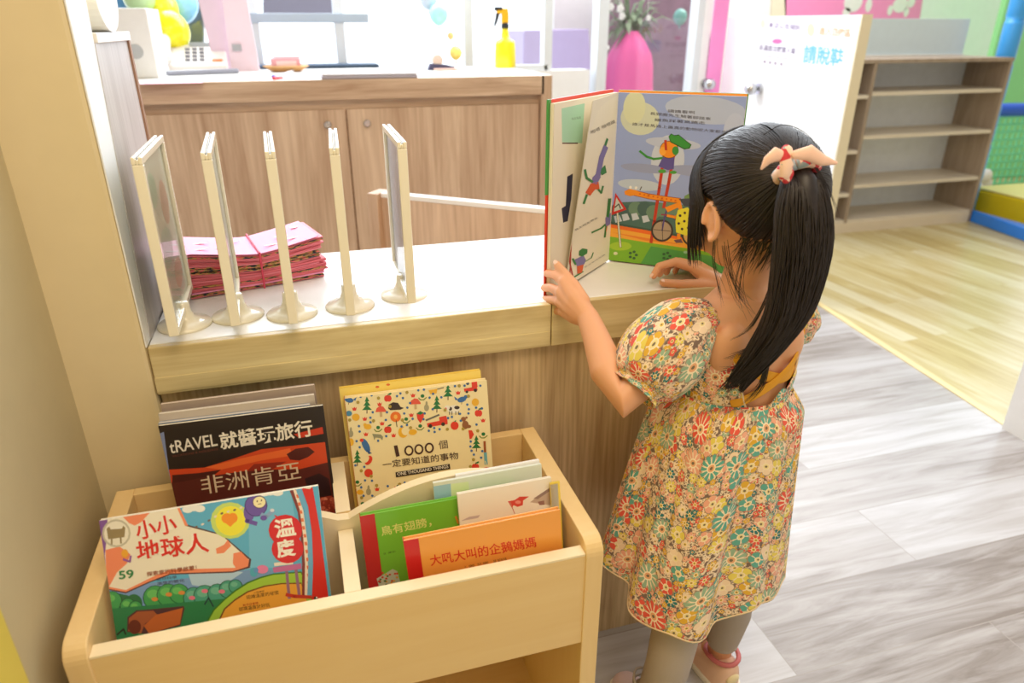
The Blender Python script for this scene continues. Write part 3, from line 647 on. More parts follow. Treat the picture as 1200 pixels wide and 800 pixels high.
# ---------------------------------------------------------------- bundle of pink bags
bb = thing('paper_bag_bundle', 'tied bundle of folded pink paper bags behind the sign holders', 'paper bags', (-0.10, 1.203, LZ), (0, 0, 0.27))
M_rose = plain('bag_rose', (240, 134, 148), 0.55, noise_amt=0.1); M_pinkt = plain('bag_pink', (240, 150, 188), 0.5, noise_amt=0.05); M_mix = plain('bag_deep_rose', (228, 112, 124), 0.6, noise_amt=0.12)
def bagprint():
    m, n, b = newmat('bag_print'); tc_ = N(n, 'ShaderNodeTexCoord'); mp_ = N(n, 'ShaderNodeMapping'); mp_.inputs['Scale'].default_value = (90, 90, 420)
    v = N(n, 'ShaderNodeTexNoise'); setin(v, Scale=1.0, Detail=2.0); n.links.new(tc_.outputs['Object'], mp_.inputs[0]); n.links.new(mp_.outputs[0], v.inputs['Vector'])
    r = N(n, 'ShaderNodeValToRGB'); r.color_ramp.interpolation = 'CONSTANT'; e = r.color_ramp.elements
    e[0].position = 0; e[0].color = (*lin((46, 52, 62)), 1); e[1].position = 0.46; e[1].color = (*lin((190, 150, 80)), 1)
    x = e.new(0.56); x.color = (*lin((226, 100, 112)), 1)
    n.links.new(v.outputs['Fac'], r.inputs[0]); n.links.new(r.outputs[0], b.inputs['Base Color']); b.inputs['Roughness'].default_value = 0.6; return m
M_bagp = bagprint()
NS = 26
for i in range(NS):
    fz_ = (i+0.5)/NS; top = i == NS-1
    x0, x1 = -0.105+random.uniform(-.003, .003), 0.105+random.uniform(-.006, .008); y0, y1 = -0.055+random.uniform(-.002, .002), 0.058
    vs = []; nx = 16; th = 0.0021 if not top else 0.0012; sl = random.uniform(-.01, .01)
    hi = 0.074
    for k in range(nx+1):
        x = x0+(x1-x0)*k/nx; e_ = min(1, abs(x-0.005)/0.10); hh = 0.058+(hi-0.058)*e_**1.3
        z = 0.0006+hh*fz_*(0.985); zz = max(z-th/2, 0.0004)
        wob = 0.0006*math.sin(x*60+i*1.7)
        for (y, z_) in ((y0+sl*0.1, zz), (y1, zz), (y1, zz+th), (y0+sl*0.1, zz+th)):
            sk = (0.012*(e_-0.3) if top else 0)*(1 if y < 0 else -0.3)
            vs.append((x, y+wob, z_+(0.001 if top else 0)-0*sk))
    fs = [(0, 1, 2, 3), (nx*4+3, nx*4+2, nx*4+1, nx*4)]
    for k in range(nx):
        for j in range(4): fs.append((k*4+j, k*4+(j+1) % 4, k*4+4+(j+1) % 4, k*4+4+j))
    mat = M_pinkt if top or i == 3 else (M_bagp if i in (1, 2, 6, 14, 15, 16, 17, 23) else (M_mix if i % 3 else M_rose))
    MB().add(vs, fs).build('paper_bag', mat, bb, world=False)
u = MB()
for (x, y, rx, ry) in ((-.07, .01, .012, .003), (-.045, -.02, .009, .002), (.055, .0, .012, .003), (.085, .025, .007, .004), (-.02, .02, .01, .002), (.03, -.03, .012, .002), (.065, -.028, .01, .002), (-.075, -.03, .012, .002)):
    e_ = min(1, abs(x-.005)/.1); hh = 0.058+(0.074-0.058)*e_**1.3; u.lathe([(1, 0), (1, 0.0008)], c=(0, 0, 0), n=12, M=Matrix.Translation((x, y, hh*.985+0.0022)) @ Matrix.Diagonal((rx, ry, 1, 1)))
u.build('bag_print', M_white, bb, world=False)
MB().tube([(0.005, -0.0575, 0.0), (0.005, -0.0575, 0.0600), (0.008, 0.0, 0.0612), (0.012, 0.060, 0.0615), (0.012, 0.0605, 0)], 0.0016, 6).build('tie_band', plain('band_red', (220, 70, 96), 0.5), bb, world=False)

# ---------------------------------------------------------------- book bin
bn_ = thing('book_bin', 'pale birch wood book bin on the floor full of picture books', 'book bin', (0.0055, 0.786, 0))
BX = (-0.299, 0.311); BYF, BYB = 0.640, 0.928; BZ = 0.53; T = 0.024
def side(x):
    r = 0.022; poly = [(BYF, 0), (BYB, 0), (BYB, BZ)]
    for i in range(7):
        a_ = PI/2+PI/2*i/6; poly.append((BYF+r+r*math.cos(a_), BZ-r+r*math.sin(a_)))
    return MB().prism(poly, 'x', x, x+T).build('side_panel', M_pinez, bn_, bevel=0.0015)
side(BX[0]); side(BX[1]-T)
xi0, xi1 = BX[0]+T, BX[1]-T
MB().box((xi0, 0.6425, 0.362), (xi1, 0.6605, 0.5092)).build('front_panel', M_pine, bn_)
MB().box((xi0, 0.6425, 0.5092), (xi1, 0.6605, 0.513)).build('top_edge_band', M_edge, bn_, bevel=0.0008)
MB().box((xi0, 0.912, 0.04), (xi1, 0.928, 0.53)).build('back_panel', M_pine, bn_, bevel=0.001)
MB().box((xi0, 0.6605, 0.362), (xi1, 0.912, 0.377)).build('tray_floor', M_pine, bn_)
MB().box((xi0, 0.650, 0.04), (xi1, 0.912, 0.056)).build('bottom_shelf', M_pine, bn_)
MB().box((-0.0095, 0.6605, 0.377), (0.0095, 0.776, 0.5122)).box((-0.0095, 0.792, 0.377), (0.0095, 0.912, 0.53)).build('center_divider', M_pine, bn_)
MB().box((-0.0095, 0.6605, 0.5122), (0.0095, 0.776, 0.513)).box((-0.0095, 0.792, 0.530), (0.0095, 0.912, 0.5308)).build('divider_edge_band', M_edge, bn_)
def dz(x): 
    a_ = min(abs(x), 0.29); return 0.5245+0.044*math.sin(PI*a_/0.29)**0.9 if a_ > 0 else 0.5245
poly = [(xi0, 0.377), (xi1, 0.377)]; nn = 40
for i in range(nn+1):
    x = xi1+(xi0-xi1)*i/nn; poly.append((x, dz(x)))
MB().prism(poly, 'y', 0.777, 0.791).build('wavy_divider', M_edge, bn_)

# ---------------------------------------------------------------- books
def frame(yaw, lean, roll):
    c, s = math.cos, math.sin
    u0 = Vector((c(yaw), s(yaw), 0)); back = Vector((-s(yaw), c(yaw), 0)); v0 = Vector((0, 0, 1))*c(lean)+back*s(lean)
    return u0*c(roll)+v0*s(roll), -u0*s(roll)+v0*c(roll)
def book(name, label, bl, w_, h_, yaw, lean, roll, t_, cover, spine=None, hard=True, cat='book', pages=(238, 232, 214), group=None, wrap=False):
    u, v = frame(D(yaw), D(lean), D(roll)); n = u.cross(v); bl = Vector(bl)
    M = Matrix(((u.x, v.x, n.x, bl.x), (u.y, v.y, n.y, bl.y), (u.z, v.z, n.z, bl.z), (0, 0, 0, 1)))
    t = bpy.data.objects.new(name, None); COL.objects.link(t); t.empty_display_size = .02; t.location = bl; t.rotation_euler = M.to_euler(); tag(t, label, cat, group)
    c = plain('cover%s' % (cover,), cover, 0.3, coat=0.35); b = 0.0022 if hard else 0.0005
    m = MB().box((0, 0, -b), (w_, h_, 0), M=M).box((0, 0, -t_), (w_, h_, -t_+b), M=M)
    m.build('cover', c, t, bevel=0.0004)
    if spine is not None:
        sw = 0.018 if wrap else 0.0004; MB().box((-0.0008, 0, -t_), (0.0, h_, 0.0003), M=M).box((0, 0, 0), (sw, h_, 0.0003), M=M).build('spine', plain('spine%s' % (spine,), spine, 0.35, coat=0.3), t)
    e = 0.003 if hard else 0.0005
    MB().box((0.0005, e, -t_+b), (w_-e, h_-e, -b), M=M).build('pages', plain('pages%s' % (pages,), pages, 0.7), t)
    return t, [bl, bl+u*w_, bl+u*w_+v*h_, bl+v*h_], (u, v, n)

# back left: travel magazines
t, C, _ = book('travel_magazine', 'black and red travel magazine with white title and sunset photo', (-0.213, 0.862, 0.385), 0.206, 0.266, -2.5, 3.0, 0.6, 0.005, (36, 24, 22), None, False, 'magazine')
Z = (170, 450, 4.704); a = Art(C, Z)
a.full((38, 26, 24)); a.poly([(50, 275), (104, 262), (165, 660), (150, 900), (90, 900)], (128, 142, 186))
a.poly([(104, 262), (965, 130), (990, 330), (640, 352), (330, 440), (132, 470)], (36, 26, 24))
a.poly([(132, 470), (330, 458), (480, 412), (640, 358), (800, 340), (992, 318), (1006, 430), (850, 468), (600, 470), (400, 500), (240, 515), (142, 545)], (214, 74, 36))
a.poly([(330, 458), (520, 410), (700, 372), (800, 352), (810, 392), (640, 420), (420, 470)], (238, 110, 52))
a.poly([(780, 385), (830, 355), (900, 345), (935, 372), (900, 400), (850, 420), (800, 415)], (84, 28, 26))
a.poly([(820, 275), (978, 235), (984, 272), (850, 296)], (206, 60, 34))
a.poly([(142, 545), (240, 515), (400, 500), (600, 470), (850, 468), (1006, 430), (1035, 610), (1050, 730), (1100, 900), (180, 900)], (92, 34, 30))
a.poly([(150, 500), (300, 488), (420, 470), (380, 500), (240, 530), (150, 545)], (74, 26, 24)); a.poly([(600, 440), (780, 425), (700, 470), (560, 480)], (150, 46, 32))
a.poly([(880, 520), (960, 490), (1012, 520), (1028, 612), (930, 625), (900, 590)], (48, 24, 30))
a.poly([(925, 632), (1030, 612), (1055, 735), (1075, 900), (930, 900)], (170, 66, 52))
for i in range(60):
    x, y = random.uniform(932, 1050), random.uniform(630, 790); a.ell(x, y, random.uniform(7, 14), random.uniform(5, 10), random.choice([(226, 116, 92), (206, 90, 74), (238, 146, 120)]), 8, random.uniform(0, 3))
a.text('tRAVEL', (140, 382), (402, 338), 68, (236, 230, 220), 0.012); a.text('就醬玩旅行', (418, 362), (930, 285), 96, (244, 238, 226), 0.02)
a.text('VACATIONS & HOLIDAYS', (150, 402), (402, 362), 11, (120, 60, 50)); a.text('非洲肯亞', (316, 608), (862, 520), 100, (226, 206, 178), 0.0)
a.build('cover_print', t)
cols = [((156, 172, 200), (214, 206, 196)), ((198, 186, 176), (226, 220, 212)), ((128, 156, 190), (206, 212, 220)), ((164, 146, 134), (220, 206, 196)), ((84, 140, 176), (214, 220, 222))]
lb = ['slate blue magazine directly behind the black travel magazine', 'thin pale taupe magazine third in the stack at the back left', 'blue magazine fourth in the stack at the back left', 'grey brown magazine fifth in the stack at the back left', 'rearmost teal blue magazine at the back left of the bin']
for i in range(5):
    dy = 0.0062*(i+1); book('magazine', lb[i], (-0.214+0.002*i, 0.862+dy, 0.382+0.004*random.random()), 0.190+0.006*(i % 2), 0.268+0.0035*i+0.004*(i % 2), -2.5, 3.0, 0.6+0.2*i, 0.0055, cols[i][0], None, False, 'magazine', cols[i][1])

# back right: 1000 things
t, C, _ = book('picture_book', 'cream picture book titled 1000 with many small coloured icons', (0.024, 0.862, 0.381), 0.205, 0.262, -3.0, 9.0, 1.2, 0.012, (246, 230, 184), (190, 110, 60))
Z = (390, 425, 4.445); a = Art(C, Z)
a.full((246, 231, 184))
R_, Y_, G_, B_, K_, O_, OL = (226, 62, 44), (240, 184, 48), (30, 120, 66), (58, 112, 178), (58, 44, 40), (238, 120, 40), (176, 154, 70)
def tree(x, y, s=1.0):
    for k in range(3): a.poly([(x-(12+7*k)*s, y-18*s+22*k*s), (x+(12+7*k)*s, y-20*s+22*k*s), (x-1, y-46*s+22*k*s)], G_)
    a.line([(x, y+26*s), (x, y+42*s)], 5*s, (90, 60, 40))
def apple(x, y, s=1.0):
    a.ell(x-6*s, y, 13*s, 17*s, R_); a.ell(x+7*s, y, 13*s, 17*s, R_); a.line([(x, y-14*s), (x+4*s, y-24*s)], 4*s, K_); a.ell(x+12*s, y-24*s, 9*s, 5*s, G_, 8, -.5)
def tulip(x, y): a.poly([(x-13, y-10), (x-6, y-3), (x, y-12), (x+6, y-4), (x+13, y-12), (x+9, y+8), (x-7, y+9)], R_)
def mush(x, y): a.poly([(x-28, y+4), (x-22, y-16), (x-5, y-28), (x+12, y-25), (x+26, y-8), (x+28, y+2)], (230, 92, 70)); a.poly([(x-6, y+3), (x+6, y+2), (x+8, y+28), (x-5, y+29)], (206, 176, 130))
def sprout(x, y):
    a.ell(x, y-8, 10, 9, G_); a.line([(x-20, y+2), (x-10, y+12), (x+6, y+12), (x+20, y)], 5, (120, 140, 50))
def pear(x, y): a.ell(x, y+8, 13, 18, (168, 162, 132)); a.ell(x, y-12, 6, 14, (168, 162, 132))
def bird(x, y, f=1):
    a.ell(x, y, 24, 14, B_, 14, -.3*f); a.ell(x+20*f, y-14, 10, 9, B_); a.poly([(x-18*f, y), (x-40*f, y-16), (x-34*f, y+4)], B_); a.line([(x, y+12), (x-2, y+24)], 2.5, K_)
for p in ((178, 220, 1), (600, 150, 1), (542, 215, 1), (748, 420, .95), (128, 495, .95)): tree(*p)
for p in ((286, 185), (286, 348), (758, 262), (742, 542), (332, 660)): apple(*p)
for p in ((243, 216), (112, 240), (417, 170), (652, 156), (408, 272), (256, 316), (166, 292), (172, 372), (316, 378), (782, 300), (230, 658), (452, 616)): tulip(*p)
for p in ((430, 212), (250, 252)): mush(*p)
for p in ((467, 180), (382, 300), (236, 344), (455, 336), (784, 378), (712, 574), (128, 628), (155, 740)): sprout(*p)
for p in ((488, 225), (94, 360), (186, 662)): pear(*p)
bird(84, 192, -1); bird(672, 190, 1)
a.ell(172, 430, 17, 40, B_, 14, -.45); a.ell(150, 402, 10, 9, R_); a.poly([(176, 450), (204, 470), (186, 474)], (40, 80, 140))
a.poly([(288, 236), (292, 216), (314, 204), (340, 208), (352, 228), (370, 234), (352, 243), (300, 246)], K_)
a.poly([(498, 142), (545, 134), (540, 158), (508, 162)], Y_); a.line([(545, 136), (577, 128)], 4, K_)
a.ell(327, 280, 28, 27, O_); a.line([(330, 300), (334, 332)], 4, K_); a.ell(327, 280, 10, 12, (250, 190, 90), 8)
a.poly([(436, 262), (474, 258), (474, 282), (456, 314), (440, 290)], R_); a.poly([(436, 264), (455, 250), (474, 260), (455, 270)], G_)
a.ell(366, 360, 26, 29, Y_); a.ell(378, 354, 20, 22, (246, 231, 184)); a.ell(416, 360, 22, 15, Y_, 16, -.15)
a.ell(182, 332, 20, 14, Y_); a.ell(168, 322, 9, 9, Y_); a.ell(742, 204, 19, 20, Y_); a.ell(120, 282, 20, 19, Y_); a.ell(95, 412, 15, 20, Y_); a.ell(142, 672, 18, 13, Y_)
a.poly([(490, 314), (596, 292), (598, 318), (494, 334)], R_); a.poly([(553, 282), (590, 274), (596, 296), (556, 302)], R_); a.line([(486, 298), (552, 270)], 9, (110, 110, 104)); a.ell(508, 328, 10, 10, K_); a.ell(574, 318, 10, 10, K_)
a.poly([(682, 134), (750, 122), (754, 142), (686, 150)], R_); a.poly([(722, 100), (750, 96), (754, 124), (724, 128)], R_); a.ell(702, 106, 8, 9, (70, 90, 120)); a.ell(698, 150, 7, 7, K_); a.ell(742, 142, 9, 9, K_)
a.ell(630, 240, 34, 21, (244, 240, 230), 16, -.05); a.ell(646, 232, 14, 9, K_); a.ell(612, 238, 9, 10, K_); a.ell(596, 232, 14, 12, (244, 240, 230)); a.ell(588, 238, 6, 7, (236, 130, 130)); 
for x in (608, 620, 640, 654): a.line([(x, 252), (x, 268)], 4, K_)
a.ell(634, 326, 21, 22, R_); a.line([(634, 306), (640, 300)], 5, G_); a.ell(690, 322, 17, 22, (150, 96, 60)); a.ell(680, 292, 13, 12, (150, 96, 60)); a.ell(706, 330, 14, 9, (150, 96, 60)); a.ell(696, 284, 6, 6, (150, 96, 60))
a.poly([(706, 350), (724, 350), (735, 372), (722, 394), (712, 396)], R_); a.line([(790, 410), (793, 468)], 12, (160, 84, 40)); a.line([(794, 470), (798, 524)], 16, (110, 180, 196)); a.line([(794, 510), (799, 528)], 4, (246, 231, 184))
a.ell(186, 506, 18, 26, R_, 14, .5); a.ell(175, 500, 12, 20, (246, 231, 184), 14, .5); a.ell(186, 572, 22, 22, R_); a.ell(800, 560, 26, 18, (232, 96, 74)); a.poly([(592, 598), (620, 576), (660, 572), (686, 584), (690, 596)], R_)
a.poly([(205, 368), (250, 372), (262, 384), (258, 402), (248, 390), (222, 388), (216, 402), (212, 384)], (150, 150, 124))
a.ell(245, 712, 17, 17, (60, 60, 66)); a.ell(245, 712, 13, 13, (246, 231, 184)); a.line([(245, 712), (278, 676), (300, 700), (262, 706)], 4, R_); a.ell(305, 700, 17, 17, (60, 60, 66)); a.ell(305, 700, 13, 13, (246, 231, 184))
a.poly([(382, 656), (400, 640), (440, 640), (460, 650), (440, 656)], (60, 80, 100)); a.poly([(514, 616), (526, 596), (540, 612)], K_); a.poly([(470, 630), (480, 612), (500, 616), (500, 628)], R_); a.ell(84, 262, 16, 14, (70, 140, 180))
random.seed(3)
for (x, y) in ((145, 175), (202, 168), (334, 172), (352, 158), (365, 182), (445, 142), (474, 138), (504, 180), (522, 160), (565, 178), (636, 120), (686, 118), (768, 118), (402, 208), (388, 232), (282, 256), (196, 284), (208, 256), (372, 262), (276, 296), (416, 290), (386, 322), (358, 330), (478, 262), (472, 292), (520, 240), (600, 286), (620, 280), (666, 300), (662, 264), (706, 262), (708, 240), (746, 232), (700, 216), (776, 236), (748, 320), (528, 338), (500, 352), (556, 344), (530, 358), (136, 328), (196, 308), (278, 380), (236, 404), (140, 356), (124, 406), (140, 438), (716, 434), (722, 456), (778, 458), (718, 408), (734, 476), (772, 492), (164, 540), (118, 532), (168, 610), (204, 612), (148, 646), (220, 700), (286, 640), (374, 622), (410, 620), (488, 592), (576, 594), (558, 606), (668, 566), (728, 568), (764, 565), (112, 660), (160, 690), (206, 690)): a.ell(x, y, 6.5, 6.5, B_, 8)
for (x, y) in ((131, 204), (238, 182), (386, 152), (658, 118), (706, 172), (584, 244), (212, 300), (298, 226), (405, 336), (596, 344), (362, 296), (148, 560), (200, 588), (732, 502), (716, 538), (228, 636), (348, 630), (150, 700), (88, 296), (678, 342), (432, 626), (754, 352)): a.ell(x, y, 8.5, 8.5, OL, 9)
a.text('1', (330, 487), (348, 483), 58, (66, 40, 40), 0.03)
for i, x in enumerate((372, 424, 478)): 
    a.ell(x+24, 455-7*i, 24, 27, (66, 40, 40)); a.ell(x+24, 455-7*i, 15, 18, (246, 231, 184)); a.ell(x+24, 455-7*i, 4.5, 4.5, (246, 231, 184))
a.text('個', (554, 448), (600, 442), 44, (90, 70, 62), 0.0); a.text('一定要知道的事物', (262, 548), (655, 498), 38, (76, 56, 50), 0.004)
a.poly([(326, 568), (608, 524), (612, 550), (329, 594)], (40, 34, 34)); a.text('ONE THOUSAND THINGS', (337, 586), (602, 545), 17, (244, 238, 226), 0.01)
a.build('cover_print', t)
t, C, _ = book('picture_book', 'yellow topped picture book standing right behind the icon covered book', (0.020, 0.8775, 0.381), 0.205, 0.270, -3.0, 9.0, 1.4, 0.010, (246, 214, 100), (240, 216, 120))
Z = (390, 425, 4.445); a = Art(C, Z); a.full((248, 220, 112))
for i in range(10): a.ell(100+i*66, 110-i*8+random.uniform(-6, 6), random.uniform(20, 50), 8, random.choice([(252, 236, 150), (244, 196, 70)]), 12)
for (x, y) in ((232, 125), (288, 113)): a.ell(x, y, 10, 6, (220, 110, 50))
a.build('cover_print', t)

# front left: blue cartoon magazine
t, C, _ = book('childrens_magazine', 'blue cartoon childrens magazine with red title and number 59', (-0.269, 0.673, 0.3795), 0.242, 0.240, 0.0, 19.5, -0.3, 0.007, (240, 236, 226), None, False, 'magazine')
Z = (100, 560, 4.0); a = Art(C, Z)
CO, CR, DK = (240, 140, 104), (240, 232, 214), (84, 52, 60)
a.full((92, 176, 218)); a.poly([(480, 240), (660, 280), (780, 420), (700, 440), (500, 440)], (150, 206, 232)); a.poly([(760, 60), (960, 30), (1000, 300), (900, 420), (770, 420)], (116, 190, 228))
a.poly([(95, 520), (760, 430), (900, 430), (560, 640), (110, 700)], (118, 156, 208)); a.poly([(480, 440), (640, 425), (740, 440), (620, 520), (500, 500)], (176, 206, 232))
a.poly([(40, 178), (435, 118), (480, 218), (640, 262), (778, 380), (772, 420), (690, 443), (400, 452), (300, 490), (190, 540), (92, 528)], DK)
a.poly([(40, 178), (430, 120), (472, 224), (640, 268), (768, 382), (762, 414), (690, 436), (400, 445), (300, 482), (190, 532), (92, 520)], CR)
a.poly([(40, 178), (102, 176), (104, 250), (92, 360), (70, 420)], (132, 88, 160))
a.poly([(80, 420), (95, 336), (160, 320), (212, 356), (195, 400), (150, 440), (100, 512), (86, 480)], CO)
a.poly([(92, 512), (190, 524), (330, 455), (400, 428), (700, 420), (762, 414), (690, 436), (400, 446), (300, 484), (190, 533), (94, 522)], CO)
a.poly([(175, 170), (236, 152), (300, 144), (262, 206), (232, 222), (205, 210)], CO); a.poly([(428, 120), (440, 118), (482, 222), (468, 224)], CO)
a.poly([(612, 330), (650, 312), (668, 288), (684, 316), (650, 350), (616, 354)], CO); a.poly([(694, 352), (730, 344), (768, 384), (762, 414), (712, 430), (692, 400)], CO)
a.ell(146, 258, 67, 66, (196, 190, 170)); a.ell(146, 258, 58, 57, (236, 230, 214))
a.poly([(100, 236), (112, 226), (120, 240), (172, 236), (178, 222), (188, 232), (184, 276), (108, 286)], (150, 132, 96)); a.line([(124, 284), (124, 308)], 8, (150, 132, 96)); a.line([(166, 280), (168, 304)], 8, (150, 132, 96))
for (x, y) in ((505, 138), (536, 142), (480, 146)): a.ell(x, y, 26, 17, (238, 240, 240))
for (x, y) in ((865, 66), (900, 68), (838, 70)): a.ell(x, y, 28, 15, (238, 240, 240))
a.ell(680, 198, 92, 86, (200, 222, 120)); a.ell(682, 200, 72, 70, (240, 232, 70)); a.ell(664, 188, 26, 24, (244, 150, 50)); a.ell(692, 186, 22, 24, (244, 150, 50)); a.poly([(642, 198), (712, 196), (680, 228)], (244, 150, 50))
for i in range(9): a.ell(490+i*30, 236-i*13+6*math.sin(i), 8, 5, (120, 100, 90) if i % 2 else (230, 220, 210), 8, -.5)
V = (110, 88, 176)
a.ell(768, 160, 26, 42, V); a.ell(800, 128, 54, 52, (76, 60, 130)); a.ell(800, 128, 50, 48, V); a.ell(816, 112, 33, 30, (96, 76, 120)); a.ell(816, 112, 29, 26, (246, 236, 190)); a.ell(806, 108, 3, 5, DK, 8); a.ell(826, 104, 3, 5, DK, 8); a.line([(810, 122), (824, 119)], 3, DK)
a.line([(765, 176), (758, 200), (800, 212)], 20, V); a.line([(828, 170), (846, 182), (880, 152)], 18, (138, 170, 214)); a.ell(836, 186, 16, 12, V); a.ell(876, 150, 10, 8, (214, 220, 236))
for i in range(6): a.ell(118+i*22, 590+10*math.sin(i*2), 40, 42, (34+8*(i % 2), 112, 74))
for (x, y, r) in ((126, 575, 44), (200, 598, 34), (236, 606, 30), (330, 560, 56), (390, 548, 52), (440, 540, 44), (510, 560, 48), (560, 552, 50), (620, 540, 44), (670, 520, 40), (704, 506, 30)):
    a.ell(x, y, r+4, r+3, (24, 84, 60)); a.ell(x, y, r, r, (66, 160, 92) if x < 480 else (74, 160, 140)); a.ell(x-r*.2, y-r*.3, r*.55, r*.4, (104, 190, 104) if x < 480 else (110, 184, 160), 10)
for (x, y) in ((326, 566), (392, 544), (452, 536), (560, 528), (640, 530), (500, 560)): a.ell(x, y, 16, 10, (214, 140, 70) if x < 500 else (226, 120, 150), 8)
a.poly([(100, 615), (700, 560), (600, 700), (130, 780)], (44, 130, 84))
a.line([(560, 590), (578, 560), (600, 600)], 7, (30, 60, 70))
a.poly([(196, 720), (198, 650), (240, 618), (320, 612), (462, 598), (466, 612), (446, 690), (300, 730)], DK); a.poly([(202, 716), (206, 654), (244, 624), (320, 620), (340, 640), (280, 680), (262, 728)], (168, 92, 60)); a.poly([(275, 690), (330, 640), (458, 606), (444, 684), (300, 728)], (196, 104, 54)); a.ell(232, 696, 30, 34, (110, 50, 40)); a.line([(150, 732), (180, 706), (190, 730)], 8, (40, 40, 40))
a.poly([(570, 668), (600, 614), (650, 566), (700, 524), (760, 486), (820, 462), (880, 446), (1012, 436), (1045, 500), (1090, 640), (700, 720)], (60, 120, 40)); a.poly([(578, 666), (606, 618), (655, 570), (704, 530), (764, 492), (824, 468), (882, 452), (1010, 442), (1045, 510), (1080, 640), (700, 720)], (160, 204, 72))
a.poly([(622, 668), (650, 610), (700, 566), (760, 528), (840, 502), (920, 490), (1012, 488), (1060, 640), (760, 720)], (120, 80, 40)); a.poly([(630, 668), (656, 614), (704, 572), (764, 534), (842, 508), (920, 496), (1012, 494), (1060, 640), (760, 720)], (236, 170, 66))
a.ell(790, 440, 18, 22, (80, 170, 200)); a.ell(830, 426, 28, 20, (226, 130, 180)); a.ell(800, 430, 12, 12, (90, 150, 210))
a.line([(944, 440), (956, 560)], 14, (150, 110, 140)); a.line([(988, 432), (1004, 556)], 14, (150, 110, 140)); a.poly([(878, 418), (1012, 398), (1014, 424), (884, 442)], (196, 110, 170)); a.poly([(884, 396), (972, 386), (974, 402), (886, 412)], (238, 230, 220))
a.poly([(956, 40), (972, 36), (1010, 150), (1034, 300), (1034, 460), (1028, 562), (1016, 562), (1016, 400), (1010, 280), (996, 160)], (130, 60, 60)); a.poly([(972, 36), (984, 33), (1022, 150), (1042, 300), (1044, 460), (1040, 556), (1028, 558), (1030, 400), (1022, 280), (1006, 150)], (240, 224, 210))
for i in range(14):
    q_ = i/14; x = 976+62*math.sin(q_*1.7)**.9 if q_ > 0 else 978; y = 40+i*37; a.poly([(x+2, y), (x+14, y-2), (x+18, y+14), (x+6, y+16)], (226, 120, 80))
a.poly([(984, 33), (1012, 28), (1046, 150), (1064, 300), (1066, 460), (1062, 546), (1040, 552), (1046, 400), (1042, 280), (1026, 150)], (110, 176, 222))
a.poly([(1012, 28), (1062, 18), (1100, 240), (1140, 560), (1062, 575), (1068, 400), (1062, 250), (1044, 130)], (214, 44, 40)); a.poly([(992, 32), (1060, 20), (1052, 50), (1024, 46)], (240, 230, 216)); a.line([(944, 545), (980, 552), (1056, 556)], 16, (200, 60, 50))
a.ell(1080, 562, 10, 9, (30, 30, 30)); a.ell(1084, 558, 4, 4, (240, 240, 240))
a.ell(938, 243, 79, 73, (214, 38, 48)); a.ell(948, 330, 75, 68, (214, 38, 48)); a.poly([(885, 170), (912, 184), (898, 192)], (214, 38, 48))
a.text('溫', (893, 282), (990, 268), 88, (248, 244, 236), 0.03); a.text('度', (902, 375), (990, 362), 84, (248, 244, 236), 0.03)
def ot(s, A, B, h, c, b=.02): a.text(s, A, B, h, (248, 240, 228), b+.05); a.text(s, A, B, h, c, b)
ot('小小', (246, 292), (436, 250), 88, (216, 40, 40)); ot('地球人', (246, 392), (584, 345), 96, (216, 40, 40))
a.ell(186, 352, 16, 20, (236, 170, 60)); a.line([(180, 380), (210, 390), (214, 364)], 9, (150, 90, 170))
a.text('59', (160, 474), (230, 466), 40, (40, 130, 80), 0.02); a.text('探索家的科學啟蒙！', (290, 460), (524, 428), 22, (150, 70, 40), 0.01)
a.text('自然科學', (338, 480), (430, 468), 14, (70, 70, 100)); a.text('溫度的變化', (338, 500), (466, 484), 15, (70, 70, 100))
a.text('小科學家', (790, 540), (840, 532), 9, (70, 50, 40)); a.text('認識溫度的祕密', (756, 566), (908, 542), 18, (60, 40, 36)); a.text('動手做實驗', (740, 600), (812, 588), 11, (180, 60, 40)); a.text('認識溫度計好玩', (722, 622), (866, 600), 18, (60, 40, 36))
a.build('cover_print', t)

# front right group
def fcr(px, Y): q = atY(px[0], px[1], Y); return q
t, C, _ = book('picture_book', 'orange picture book with red spine and red handwritten title', (0.0745, 0.6725, 0.3795), 0.198, 0.172, -3.0, 4.5, 3.0, 0.009, (240, 164, 74), (208, 30, 34), wrap=True)
Z = (400, 530, 4.0); a = Art(C, Z, 0.0006); a.rectuv(0.09, 0, 1, 1, (242, 166, 76)); a.line([(305, 380), (1000, 256)], 4, (226, 140, 54))
a.text('大吼大叫的企鵝媽媽', (420, 532), (916, 442), 52, (214, 46, 36), 0.012); a.text('文', (578, 540), (586, 538), 10, (110, 70, 40)); a.text('圖 艾娜', (600, 538), (690, 520), 12, (110, 70, 40)); a.text('譯 鄭如瑤', (714, 516), (776, 502), 13, (110, 70, 40))
a.build('cover_print', t)
t, C, _ = book('picture_book', 'green picture book with red spine and pale yellow title', (0.0225, 0.7160, 0.3795), 0.205, 0.176, -1.0, 10.0, 1.0, 0.009, (118, 190, 58), (196, 42, 46), wrap=True)
a = Art(C, Z, 0.0006); a.rectuv(0.09, 0, 1, 1, (120, 192, 60)); a.text('鳥有翅膀，', (190, 392), (425, 345), 46, (226, 228, 140), 0.01); a.text('文 陳怡', (196, 480), (255, 466), 10, (60, 90, 40))
a.poly([(165, 590), (240, 545), (262, 555), (280, 620), (180, 640)], (196, 206, 190))
for i in range(26): a.ell(random.uniform(172, 262), random.uniform(560, 630), 6, 5, random.choice([(206, 70, 50), (230, 170, 60), (90, 120, 70)]), 7)
a.line([(536, 300), (548, 330)], 10, (236, 150, 60)); a.build('cover_print', t)
